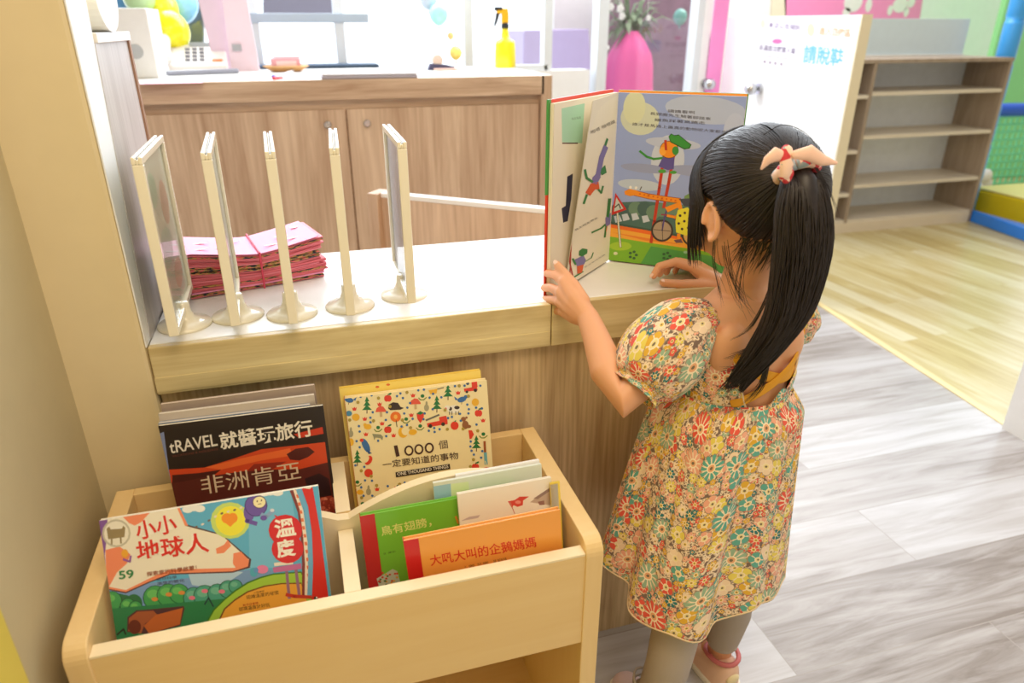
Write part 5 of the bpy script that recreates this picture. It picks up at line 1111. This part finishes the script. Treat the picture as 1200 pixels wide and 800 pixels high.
# eyes, brows, lips
for s in (-1, 1):
    MB().ell(Mh @ Vector((s*0.028, 0.0735, -0.008)), (0.0105, 0.005, 0.0055), 16, 10, M=R3).build('eye', plain('eye_dark', (40, 28, 24), 0.15), girl, smooth=True)
    MB().tube([Mh @ Vector((s*(0.016+0.007*i), 0.0815-0.0022*i*i*0.5, 0.008+0.002*math.sin(i))) for i in range(4)], 0.0014, 6).build('eyebrow', M_hair, girl)
MB().tube([Mh @ Vector((x, 0.0835-abs(x)*0.25, -0.052)) for x in (-0.013, -0.006, 0, 0.006, 0.013)], [0.001, 0.003, 0.0032, 0.003, 0.001], 8).build('lips', plain('lips', (200, 110, 100), 0.4), girl, smooth=True)
# nails
def nail(tip, prev, side_):
    tip, prev = Vector(tip), Vector(prev); d_ = (tip-prev).normalized(); s_ = Vector(side_); s_ = (s_-d_*s_.dot(d_)).normalized(); c_ = tip+d_*0.002+s_*0.0052
    x_ = d_; z_ = s_; y_ = z_.cross(x_); M = Matrix(((x_.x, y_.x, z_.x, 0), (x_.y, y_.y, z_.y, 0), (x_.z, y_.z, z_.z, 0), (0, 0, 0, 1)))
    MB().ell(c_, (0.0045, 0.0036, 0.0010), 12, 8, M=M).build('fingernail', plain('nail', (244, 206, 188), 0.3), girl, smooth=True)
nail(thL[-1], thL[-2], (-.3, -1, .3)); nail(tR[-1], tR[-2], (0, -.6, 1)); nail(iR[-1], iR[-2], (-1, -.3, .6))

# leggings and shoes
lg = MB()
for (h_, k_, c_, a_) in ((LH, LK, LC, LA), (RH, RK, RC, RA)):
    e_ = a_+Vector((0, 0, 0.022))
    pts = [h_, h_.lerp(k_, .5), k_, k_.lerp(c_, .5), c_, c_.lerp(a_, .4), c_.lerp(a_, .6), e_+Vector((0, 0, .008)), e_]
    lg.tube(pts, [0.054, 0.046, 0.0372, 0.0362, 0.0345, 0.0300, 0.0275, 0.0262, 0.0262], 28)
lg.build('leggings', M_leg, girl, smooth=True)
for (a_, f_) in ((LA, 0), (RA, 1)):
    fo = MB(); e_ = a_+Vector((0, 0, 0.03))
    for i in range(4): fo.tube([e_+Vector((0.0262*math.cos(t_*PI/9), 0.0262*math.sin(t_*PI/9), i*0.011+0.006*math.sin(t_*0.7+i))) for t_ in range(19)], 0.0022, 6)
    fo.build('legging_fold', M_leg, girl, smooth=True)
def shoe(a_, yaw_, cu, cs, cc, lab):
    M = Matrix.Translation((a_.x, a_.y, 0)) @ Matrix.Rotation(yaw_, 4, 'Z')
    st_ = [(-0.042, .010, .050), (-0.036, .022, .066), (-0.02, .0285, .070), (0.005, .030, .062), (0.03, .031, .050), (0.06, .033, .042), (0.085, .031, .036), (0.104, .023, .029), (0.113, .010, .022)]
    rows = []
    for (y, w_, h_) in st_:
        r_ = []
        for k_ in range(20):
            t_ = PI*2*k_/20; c, s = math.cos(t_), math.sin(t_)
            x = w_*(abs(c)**0.8)*(1 if c > 0 else -1); z = 0.012+(h_-0.012)*(max(s, 0)**0.75) if s > 0 else 0.012+0.004*s
            r_.append(M @ Vector((x, y, z)))
        rows.append(r_)
    b_ = MB(); vs = [p for r in rows for p in r]; nn_ = 20
    fs = [(j*nn_+i, j*nn_+(i+1) % nn_, (j+1)*nn_+(i+1) % nn_, (j+1)*nn_+i) for j in range(len(rows)-1) for i in range(nn_)]+[tuple(range(nn_))[::-1], tuple((len(rows)-1)*nn_+i for i in range(nn_))]
    up_ = b_.add(vs, fs).build('shoe', cu, girl, smooth=True)
    if lab: up_['label'] = lab
    sb = up_.modifiers.new('sub', 'SUBSURF'); sb.levels = 1; sb.render_levels = 2
    pl = []
    for (y, w_, h_) in st_: pl.append((w_+0.003, y))
    pl = [(x, y) for x, y in pl]+[(-x, y) for x, y in pl[::-1]]
    MB().prism(pl, 'z', 0.0, 0.014, M=M).build('sole', cs, up_, bevel=0.003)
    rg = []
    for k_ in range(25):
        t_ = 2*PI*k_/24; rg.append(M @ Vector((0.0275*math.cos(t_), -0.004+0.032*math.sin(t_), 0.068+0.006*math.cos(t_*1)*0-0.010*max(0, math.sin(t_)))))
    MB().tube(rg, 0.0045, 8).build('collar', cc, up_, smooth=True)
    MB().tube([M @ Vector((x, 0.045+0.004*math.cos(x*60), 0.052-abs(x)*0.6)) for x in (-0.028, -0.018, 0, 0.018, 0.028)], 0.004, 8, flat=1).build('strap', cc, up_, smooth=True)
    MB().ell(M @ Vector((0.0, -0.040, 0.036)), (0.014, 0.006, 0.012), 16, 10, M=M.to_3x3().to_4x4()).build('heel_patch', plain('heel_patch', (240, 222, 176), 0.4), up_, smooth=True)
    return up_
shoe(RA, 0.10, plain('peach_shoe', (238, 196, 170), 0.45), plain('cream_sole', (238, 230, 216), 0.5), plain('rose_trim', (206, 112, 112), 0.6), 'peach shoe with rose collar')
ls = shoe(LA, -0.08, plain('pale_pink_shoe', (232, 206, 206), 0.4), plain('cream_sole', (238, 230, 216), 0.5), plain('rose_trim2', (196, 110, 128), 0.6), 'pale pink shoe')

# skirt
def nz1(x): return noise.noise(Vector((x, 3.3, 1.7)))
def skirt_pt(phi, z):
    t_ = (0.628-z)/(0.628-0.300)
    cx = CX+(0.537-CX)*min(1, t_)**0.8; cy = CY+(0.792-CY)*min(1, t_)
    r0 = 0.088+0.018*min(1, t_*12); rx = r0+(0.143-r0)*t_**0.85; q0 = 0.074+0.016*min(1, t_*12); ry = q0+(0.129-q0)*t_**0.9
    f_ = math.sin(phi*9+0.6)*0.45+math.sin(phi*14+2.0)*0.28+math.sin(phi*5-1.0)*0.5+math.sin(phi*23)*0.30*(1-t_)+0.38*math.sin(phi*31+1)*(1-t_)
    A = 0.022+0.062*min(1, t_)**1.0
    f_ += 1.1*math.exp(-((phi+2.05)/0.20)**2)*min(1, t_*1.3)-0.9*math.exp(-((phi+1.70)/0.10)**2)*min(1, t_*1.3)
    f_ += 1.2*math.exp(-((phi+2.42)/0.22)**2)*min(1, t_)-1.0*math.exp(-((phi+2.88)/0.12)**2)*min(1, t_); k_ = 1+A*f_; c, s = math.cos(phi), math.sin(phi); e_ = 0.90
    x = rx*k_*abs(c)**e_*(1 if c > 0 else -1); y = ry*k_*abs(s)**e_*(1 if s > 0 else -1)
    y = min(y+cy, 0.943)
    return Vector((cx+x, y, z))
NP = 220; rows = []; uvs = []
for j in range(42):
    t_ = j/41; r_ = []; u_ = []
    for i in range(NP):
        phi = -PI+2*PI*i/NP; dl = abs((phi-2.75+PI) % (2*PI)-PI); hem = 0.292+0.006*math.sin(phi*8)+0.046*math.exp(-(dl/0.72)**2)+0.016*math.exp(-((phi+1.15)/0.5)**2)+0.012*math.exp(-((phi+0.4)/0.5)**2); z = 0.628+(hem-0.628)*t_
        p = skirt_pt(phi, z); p.z = z; r_.append(p); u_.append((phi*0.135, z*1.03+0.01*math.sin(phi*5)))
    u_.append((PI*0.135, z*1.03)); rows.append(r_); uvs.append(u_)
skirt = None
# bodice, open at the back
def bod(z):
    rx, ry = TR(z); return rx+0.0055, ry+0.0055
rows2 = []; uv2 = []; NB = 90
KL = [(0.618, 0.566), (0.64, 0.556), (0.68, 0.546), (0.72, 0.528), (0.745, 0.510), (0.765, 0.516)]; KR = [(0.618, 0.640), (0.64, 0.648), (0.68, 0.656), (0.72, 0.664), (0.745, 0.652), (0.765, 0.632)]
def itp(K, z):
    for a_, b_ in zip(K, K[1:]):
        if z <= b_[0]: return a_[1]+(b_[1]-a_[1])*(z-a_[0])/(b_[0]-a_[0])
    return K[-1][1]
for j in range(26):
    z = 0.6235+(0.763-0.6235)*j/25; rx, ry = bod(z); xl, xr = itp(KL, z), itp(KR, z)
    fl = -math.acos(max(-1, min(1, (xl-CX)/rx))); fr = -math.acos(max(-1, min(1, (xr-CX)/rx)))   # both on the back (negative)
    a0, a1 = fl, -2*PI+fr; r_ = []; u_ = []
    for i in range(NB+1):
        a_ = a0+(a1-a0)*i/NB; front = max(0, math.sin(a_)); zz = z-0.028*front*max(0, (z-0.70)/0.063)
        rp_ = 1+0.010*math.sin(a_*16+z*40)*(0.4+max(0, (0.66-z)*20)); r_.append(Vector((CX+rx*rp_*math.cos(a_), CY+ry*rp_*math.sin(a_), zz))); u_.append((a_*0.09+0.31, z+0.4))
    rows2.append(r_); uv2.append(u_)
dress = grid('dress', rows2, uv2, M_floral, girl, solid=0.0015); dress['label'] = 'floral cotton dress bodice open at the back'
skirt = grid('skirt', rows, uvs, M_floral, dress, closed=True, solid=0.0015)
hm = MB(); hm.tube([rows[-1][i]+Vector((0, 0, 0.002)) for i in range(0, NP, 2)]+[rows[-1][0]+Vector((0, 0, 0.002))], 0.0016, 6); hm.build('hem', plain('hem_cream', (226, 200, 160), 0.8), dress, smooth=True)
def band(z, zt, off, name, mat):
    r1 = []; u1 = []
    for zz in (z, (z+zt)/2, zt):
        rx, ry = TR(zz); r_ = []; u_ = []
        for i in range(80):
            a_ = -PI+2*PI*i/80; r_.append(Vector((CX+(rx+off)*math.cos(a_), CY+(ry+off)*math.sin(a_), zz))); u_.append((a_*0.09, zz))
        u_.append((PI*0.09, zz)); r1.append(r_); u1.append(u_)
    return grid(name, r1, u1, mat, dress, closed=True, solid=0.002)
band(0.617, 0.631, 0.0085, 'waistband', M_floral)
# neckline piping along the opening
for idx in (0, NB):
    MB().tube([rows2[j][idx] for j in range(26)], 0.0016, 6).build('piping', plain('piping_cream', (232, 204, 164), 0.8), dress, smooth=True)
def sleeve(pts, rad, uo, squash=1.0):
    n2, nc = 26, 64; P_ = [Vector(p) for p in pts]; m_ = len(P_)-1; rows_ = []; uv_ = []
    def cat(t_):
        i = min(int(t_), m_-1); f_ = t_-i; p0, p1, p2, p3 = [P_[max(0, min(m_, i+k_))] for k_ in (-1, 0, 1, 2)]; r0_, r1_, r2_, r3_ = [rad[max(0, min(m_, i+k_))] for k_ in (-1, 0, 1, 2)]
        g = lambda a_, b_, c_, d_: 0.5*((2*b_)+(c_-a_)*f_+(2*a_-5*b_+4*c_-d_)*f_**2+(3*b_-a_-3*c_+d_)*f_**3)
        return g(p0, p1, p2, p3), g(r0_, r1_, r2_, r3_)
    prev = Vector((0, 0, 1))
    for j in range(n2+1):
        c, r_ = cat(j/n2*m_*0.9999); c2, _ = cat(min(m_*0.9999, j/n2*m_+0.05)); c1, _ = cat(max(0, j/n2*m_-0.05)); t_ = (c2-c1).normalized()
        x = (prev-t_*prev.dot(t_)).normalized(); prev = x; y = t_.cross(x); row = []; uu = []
        e_ = abs(j/n2-0.45)*2
        for k_ in range(nc):
            a_ = 2*PI*k_/nc; w_ = 1+(0.02+0.05*e_)*math.sin(a_*11+uo*9+2*j/n2)+0.03*math.sin(a_*4+j*0.25); row.append(c+(x*math.cos(a_)+y*math.sin(a_)*squash)*r_*w_); uu.append((a_*0.060+uo, j/n2*0.18+uo))
        uu.append((2*PI*0.060+uo, j/n2*0.18+uo)); rows_.append(row); uv_.append(uu)
    return grid('sleeve', rows_, uv_, M_floral, dress, closed=True, solid=0.0015)
sleeve([(0.524, 0.800, 0.738), (0.506, 0.798, 0.738), (0.478, 0.793, 0.727), (0.448, 0.784, 0.704), (0.420, 0.776, 0.676), (0.411, 0.773, 0.667), (0.404, 0.771, 0.661)], [0.026, 0.038, 0.053, 0.0585, 0.047, 0.0335, 0.036], 0.2)
sleeve([(0.636, 0.804, 0.738), (0.652, 0.806, 0.738), (0.670, 0.812, 0.728), (0.682, 0.826, 0.708), (0.688, 0.838, 0.694), (0.690, 0.844, 0.687)], [0.024, 0.032, 0.040, 0.042, 0.033, 0.034], 0.7)
# mustard undershirt straps crossing the back
def strap(pts, wd, name='strap'):
    P_ = []
    for (px_, py_, Y_) in pts: P_.append(atY(px_, py_, Y_))
    r_ = []; u_ = []
    for k_ in (-1, -0.4, 0.4, 1):
        row = []
        for i, p in enumerate(P_):
            t_ = (P_[min(i+1, len(P_)-1)]-P_[max(i-1, 0)]).normalized(); nrm = Vector((p.x-CX, (p.y-CY)*1.4, 0)).normalized(); s_ = t_.cross(nrm).normalized(); row.append(p+s_*wd/2*k_+nrm*0.0006*(1-k_*k_))
        r_.append(row); u_.append([(0, 0)]*len(row))
    o = grid(name, r_, u_, M_must, girl, solid=0.0022, sub=1); return o
def bk(x, z, off=0.003):
    rx, ry = TR(z); c = max(-0.99, min(0.99, (x-CX)/(rx+off))); y = CY-(ry+off)*math.sqrt(1-c*c)
    b_ = max(math.exp(-(((x-CX-0.042)/0.03)**2+((z-.708)/.04)**2)), math.exp(-(((x-CX+0.042)/0.03)**2+((z-.708)/.04)**2)))*0.004
    return Vector((x, y-b_, z))
def strap2(pts, wd, name='undershirt_strap', mat=None, par=None, off=0.003):
    P_ = []; K_ = len(pts)-1
    for i in range(17):
        t_ = i/16*K_; a_ = min(int(t_), K_-1); f_ = t_-a_; P_.append(bk(pts[a_][0]*(1-f_)+pts[a_+1][0]*f_, pts[a_][1]*(1-f_)+pts[a_+1][1]*f_, off))
    r_ = []; u_ = []
    for k_ in (-1, -0.4, 0.4, 1):
        row = []; uu = []
        for i, p in enumerate(P_):
            t_ = (P_[min(i+1, 16)]-P_[max(i-1, 0)]).normalized(); nrm = Vector((p.x-CX, (p.y-CY)*1.4, 0)).normalized(); s_ = t_.cross(nrm).normalized(); row.append(p+s_*wd/2*k_+nrm*0.0008*(1-k_*k_)); uu.append((i*0.006, k_*wd/2))
        r_.append(row); u_.append(uu)
    return grid(name, r_, u_, mat or M_must, par or girl, solid=0.0020, sub=1)
strap2([(0.535, 0.708), (0.575, 0.680), (0.612, 0.666), (0.662, 0.664)], 0.017)
strap2([(0.667, 0.722), (0.635, 0.690), (0.600, 0.664), (0.560, 0.643), (0.540, 0.634)], 0.015, off=0.0055)
strap2([(0.612, 0.640), (0.628, 0.632), (0.655, 0.662)], 0.020, 'back_tie', M_floral, dress, 0.007)
strap2([(0.598, 0.622), (0.618, 0.646), (0.636, 0.624)], 0.016, 'back_tie', M_floral, dress, 0.009)

# hair
hc = Vector((0, -0.006, 0.015)); hr = Vector((0.0805, 0.0945, 0.0835))
rootW = Vector((0.560, 0.716, 0.964)); rl = Mh.inverted() @ rootW; dr = Vector(((rl.x-hc.x)/hr.x, (rl.y-hc.y)/hr.y, (rl.z-hc.z)/hr.z)).normalized()
def sph(phi, el): return Vector((math.sin(phi)*math.cos(el), math.cos(phi)*math.cos(el), math.sin(el)))   # phi from the face, el up
def surf(d_, k_=1.0): return Mh @ Vector((hc.x+hr.x*d_.x*k_, hc.y+hr.y*d_.y*k_, hc.z+hr.z*d_.z*k_))
KH = [(0, 32), (35, 28), (55, 8), (75, 2), (90, -6), (98, -30), (112, -50), (140, -60), (180, -64)]
def hairline(phi):
    a_ = abs(math.degrees(phi))
    for p, q in zip(KH, KH[1:]):
        if a_ <= q[0]: return D(p[1]+(q[1]-p[1])*(a_-p[0])/(q[0]-p[0]))
    return D(KH[-1][1])
hb = MB(); n1, m1 = 96, 26
b0 = 0
for i in range(m1+1):
    for k_ in range(n1):
        phi = -PI+2*PI*k_/n1; el = PI/2+(hairline(phi)-PI/2)*i/m1
        kk_ = 0.985-0.075*max(0, (i/m1-0.86)/0.14); d_ = sph(phi, el)
        rip = 0.006*math.sin(math.atan2((d_-dr).cross(dr).x, (d_-dr).cross(dr).z)*46); hb.v.append(tuple(surf(d_, kk_+rip)))
for i in range(m1):
    for k_ in range(n1): hb.f.append((i*n1+k_, i*n1+(k_+1) % n1, (i+1)*n1+(k_+1) % n1, (i+1)*n1+k_)); hb.mi.append(0)
hair = hb.build('hair', M_hair, girl, smooth=True)
def slerp(a_, b_, t_):
    o = a_.angle(b_, 0.001)
    if o < 1e-3: return a_.copy()
    return (a_*math.sin((1-t_)*o)+b_*math.sin(t_*o))/math.sin(o)
sb_ = MB()
for i in range(1500):
    phi = random.uniform(-PI, PI)
    if abs(phi) < D(22): continue
    h_ = hairline(phi); el = h_+random.random()**1.6*(PI/2-h_)*0.9; d0 = sph(phi, el); pts = []; lf_ = random.uniform(0.0, 0.018); j1 = random.uniform(-.03, .03)
    k0 = 0.915 if el < h_+0.10 else 0.99
    for t_ in range(9):
        q = t_/8; d_ = slerp(d0, dr, q); s_ = d_.cross(dr); kk_ = min(1.0, k0+q*0.5)+lf_*math.sin(PI*q)+0.012*q; pts.append(surf(d_+s_*j1*math.sin(PI*q), kk_))
    sb_.tube(pts, [0.0005]+[0.0011]*7+[0.0013], 4, cap=False)
sb_.build('hair_strands', M_hair, girl, smooth=True)
# loose strands framing the face on both sides, and the fringe
fr_ = MB()
for i in range(420):
    side_ = -1 if i < 280 else 1; p0 = D(random.uniform(20, 60))*side_; p1 = D(random.uniform(56, 84))*side_; pts = []; k0 = random.uniform(0.985, 1.012); drop = 0.015+0.08*random.random()**1.4; jx = random.uniform(-.004, .004)
    for t_ in range(7):
        q = t_/6; pts.append(surf(sph(p0+(p1-p0)*q**.8, D(62)+(D(-4)-D(62))*q), k0+0.02*math.sin(PI*q)))
    for t_ in range(1, 6):
        q = t_/5; pts.append(pts[6]+Vector((jx*q-side_*0.010*q*q, 0.004*q, -drop*q)))
    fr_.tube(pts, [0.0011]*8+[0.0009, 0.0008, 0.0006, 0.0002], 4, cap=False)
for i in range(220):
    p0 = D(random.uniform(-60, 60)); p1 = p0*0.8; pts = []; k0 = random.uniform(1.0, 1.03); e1 = D(random.uniform(8, 22))
    for t_ in range(9):
        q = t_/8; pts.append(surf(sph(p0+(p1-p0)*q, D(80)+(e1-D(80))*q), k0+0.02*math.sin(PI*q)))
    fr_.tube(pts, [0.0012]*7+[0.0008, 0.0003], 4, cap=False)
fr_.build('fringe', M_hair, girl, smooth=True)
# ponytail
TP = [rootW+Vector((0, 0.004, 0.0)), Vector((0.558, 0.696, 0.960)), Vector((0.560, 0.686, 0.926)), Vector((0.565, 0.682, 0.884)), Vector((0.569, 0.686, 0.832)), Vector((0.568, 0.692, 0.785)), Vector((0.556, 0.704, 0.735)), Vector((0.546, 0.712, 0.700)), Vector((0.534, 0.716, 0.668))]
TW = [0.012, 0.024, 0.036, 0.039, 0.037, 0.032, 0.024, 0.014, 0.003]
def tcat(t_):
    m_ = len(TP)-1; t_ = min(t_, m_-1e-4); i = int(t_); f_ = t_-i
    g = lambda a_, b_, c_, d_: 0.5*((2*b_)+(c_-a_)*f_+(2*a_-5*b_+4*c_-d_)*f_**2+(3*b_-a_-3*c_+d_)*f_**3)
    ix = [max(0, min(m_, i+k_)) for k_ in (-1, 0, 1, 2)]; return g(*[TP[k_] for k_ in ix]), g(*[TW[k_] for k_ in ix])
tl = MB()
tl.tube([tcat(i*0.4)[0] for i in range(17)], [max(0.003, tcat(i*0.4)[1]*0.56) for i in range(17)], 20)
tail = tl.build('ponytail', M_hair, girl, smooth=True)
ts = MB()
for i in range(1300):
    a_ = random.uniform(0, 2*PI); rr = random.random()**0.35; end = 8-abs(random.gauss(0, 1.3)); end = max(4.5, end); pts = []; wl = random.uniform(-.15, .15); ph0 = random.uniform(0, 6)
    n_s = 16; fan = Vector((-0.036*random.random()**1.3, 0, 0.006))*(1 if random.random() < 0.5 else 0)
    for t_ in range(n_s+1):
        q = t_/n_s*end; c, w_ = tcat(q); w_ = max(w_, 0.004); aa = a_+wl*q; off = Vector((math.cos(aa)*w_*rr, math.sin(aa)*w_*rr*0.62, 0.15*math.sin(aa)*w_*rr))
        late = max(0, (q-5.0)/3); pts.append(c+off+fan*late**1.5)
    for k_, p in enumerate(pts):     # keep clear of the back
        if p.z < 0.775:
            y_ = bk(min(max(p.x, 0.50), 0.66), max(p.z, 0.625)).y-0.006
            if p.y > y_: p.y = y_-random.random()*0.004
    ts.tube(pts, [0.0010]*(n_s-3)+[0.0009, 0.0007, 0.0005, 0.0002], 4, cap=False)
ts.build('ponytail_strands', M_hair, girl, smooth=True)
# wisps at the tip and the nape
wp = MB()
def wisp(pts, n_, spread, r_=0.0006):
    P_ = [atY(*q) for q in pts]; m_ = len(P_)-1
    for _ in range(n_):
        e_ = Vector((random.uniform(-1, 1), random.uniform(-.3, .3), random.uniform(-1, 1)))*spread*2.2; c0 = Vector((random.uniform(-1, 1), random.uniform(-.5, .5), random.uniform(-1, 1)))*spread; out = []; cut = random.uniform(0.7, 1.0)
        for k_ in range(13):
            t_ = k_/12*m_*cut; i = min(int(t_), m_-1); f_ = t_-i; p0, p1, p2, p3 = [P_[max(0, min(m_, i+q))] for q in (-1, 0, 1, 2)]
            out.append(0.5*((2*p1)+(p2-p0)*f_+(2*p0-5*p1+4*p2-p3)*f_**2+(3*p1-p0-3*p2+p3)*f_**3)+c0+e_*(k_/12)**1.5)
        wp.tube(out, [r_]*9+[r_*.8, r_*.6, r_*.4, r_*.15], 4, cap=False)
wisp([(915, 350, .695), (902, 385, .705), (880, 408, .716), (850, 420, .726)], 22, 0.0022)
wisp([(912, 365, .695), (897, 405, .708), (870, 428, .716), (842, 434, .722)], 22, 0.0022)
wisp([(910, 375, .695), (896, 415, .706), (878, 440, .711), (852, 448, .716)], 22, 0.0025)
wisp([(910, 380, .695), (899, 425, .704), (890, 455, .708), (868, 476, .712)], 26, 0.003)
wisp([(905, 330, .695), (892, 362, .708), (876, 386, .720), (856, 397, .728)], 9, 0.002, 0.0005)
wisp([(850, 285, .75), (856, 318, .742), (868, 345, .735), (884, 362, .730)], 12, 0.005, 0.0003)
wisp([(872, 300, .750), (866, 330, .742), (868, 352, .738), (880, 372, .733)], 12, 0.005, 0.0003)
wisp([(840, 270, .775), (838, 305, .768), (846, 335, .765), (850, 352, .76)], 8, 0.004, 0.0003)
wisp([(895, 158, .76), (918, 146, .75), (945, 156, .73), (962, 180, .71), (968, 205, .69)], 2, 0.0008, 0.0003)
wisp([(955, 195, .690), (966, 215, .680), (974, 240, .680), (978, 262, .680)], 7, 0.003, 0.0003)
for _ in range(150):     # short hair growing out at the nape
    ph_ = D(random.uniform(112, 250)); p0 = surf(sph(ph_, hairline(ph_ if ph_ < PI else 2*PI-ph_)+0.08), 0.94); dn = Vector((random.uniform(-.012, .012), 0.012+random.uniform(0, .01), -random.uniform(0.015, 0.05))); wp.tube([p0, p0+dn*.35+Vector((0, -.003, 0)), p0+dn*.7+Vector((0, -.002, 0)), p0+dn], [.0006, .0005, .0004, .0001], 4, cap=False)
wp.build('loose_wisps', M_hair, girl)
# scrunchie with bow tails
def ribbonmat():
    m, n, b = newmat('ribbon_print'); tc_ = N(n, 'ShaderNodeTexCoord'); v = N(n, 'ShaderNodeTexVoronoi'); setin(v, Scale=110.0); n.links.new(tc_.outputs['Object'], v.inputs['Vector'])
    r = N(n, 'ShaderNodeValToRGB'); r.color_ramp.interpolation = 'CONSTANT'; e = r.color_ramp.elements; e[0].position = 0; e[0].color = (*lin((206, 52, 60)), 1); e[1].position = 0.30; e[1].color = (*lin((246, 200, 176)), 1)
    s2 = N(n, 'ShaderNodeSeparateColor'); n.links.new(v.outputs['Color'], s2.inputs[0]); r2 = N(n, 'ShaderNodeValToRGB'); r2.color_ramp.interpolation = 'CONSTANT'; e = r2.color_ramp.elements
    e[0].color = (*lin((206, 52, 60)), 1); e[1].position = 0.28; e[1].color = (*lin((250, 212, 190)), 1); x = e.new(0.82); x.color = (*lin((160, 180, 186)), 1); n.links.new(s2.outputs[0], r2.inputs[0])
    n.links.new(r2.outputs[0], b.inputs['Base Color']); b.inputs['Roughness'].default_value = 0.7; return m
M_rib = ribbonmat(); M_ribp = plain('peach_ribbon', (250, 206, 184), 0.7)
sr = MB(); kx = (TP[2]-TP[0]).normalized(); ax = kx.orthogonal().normalized(); ay = kx.cross(ax); cc_ = tcat(0.55)[0]
sr.tube([cc_+(ax*math.cos(t_*PI/12)+ay*math.sin(t_*PI/12))*(0.021+0.0015*math.sin(t_*3)) for t_ in range(25)], 0.0075, 10)
sc_ob = sr.build('scrunchie', M_rib, girl, smooth=True)
def rib(pts, wd, mat, nm):
    P_ = [atY(*q) for q in pts]; MB().tube(P_, wd, 12, flat=0.45, up=(0, -1, 0), rounded=True).build(nm, mat, sc_ob, smooth=True)
rib([(919, 183, .682), (908, 181, .680), (899, 188, .680), (893, 197, .682)], [0.005, 0.0085, 0.006, 0.002], M_ribp, 'bow_tail')
rib([(932, 181, .676), (948, 179, .676), (964, 188, .678), (980, 191, .680)], [0.005, 0.009, 0.0065, 0.002], M_ribp, 'bow_tail')
rib([(922, 178, .682), (922, 192, .678), (920, 204, .680)], [0.008, 0.009, 0.008], M_rib, 'bow_knot')
rib([(923, 204, .682), (922, 208, .682)], [0.008, 0.007], M_rib, 'bow_knot')
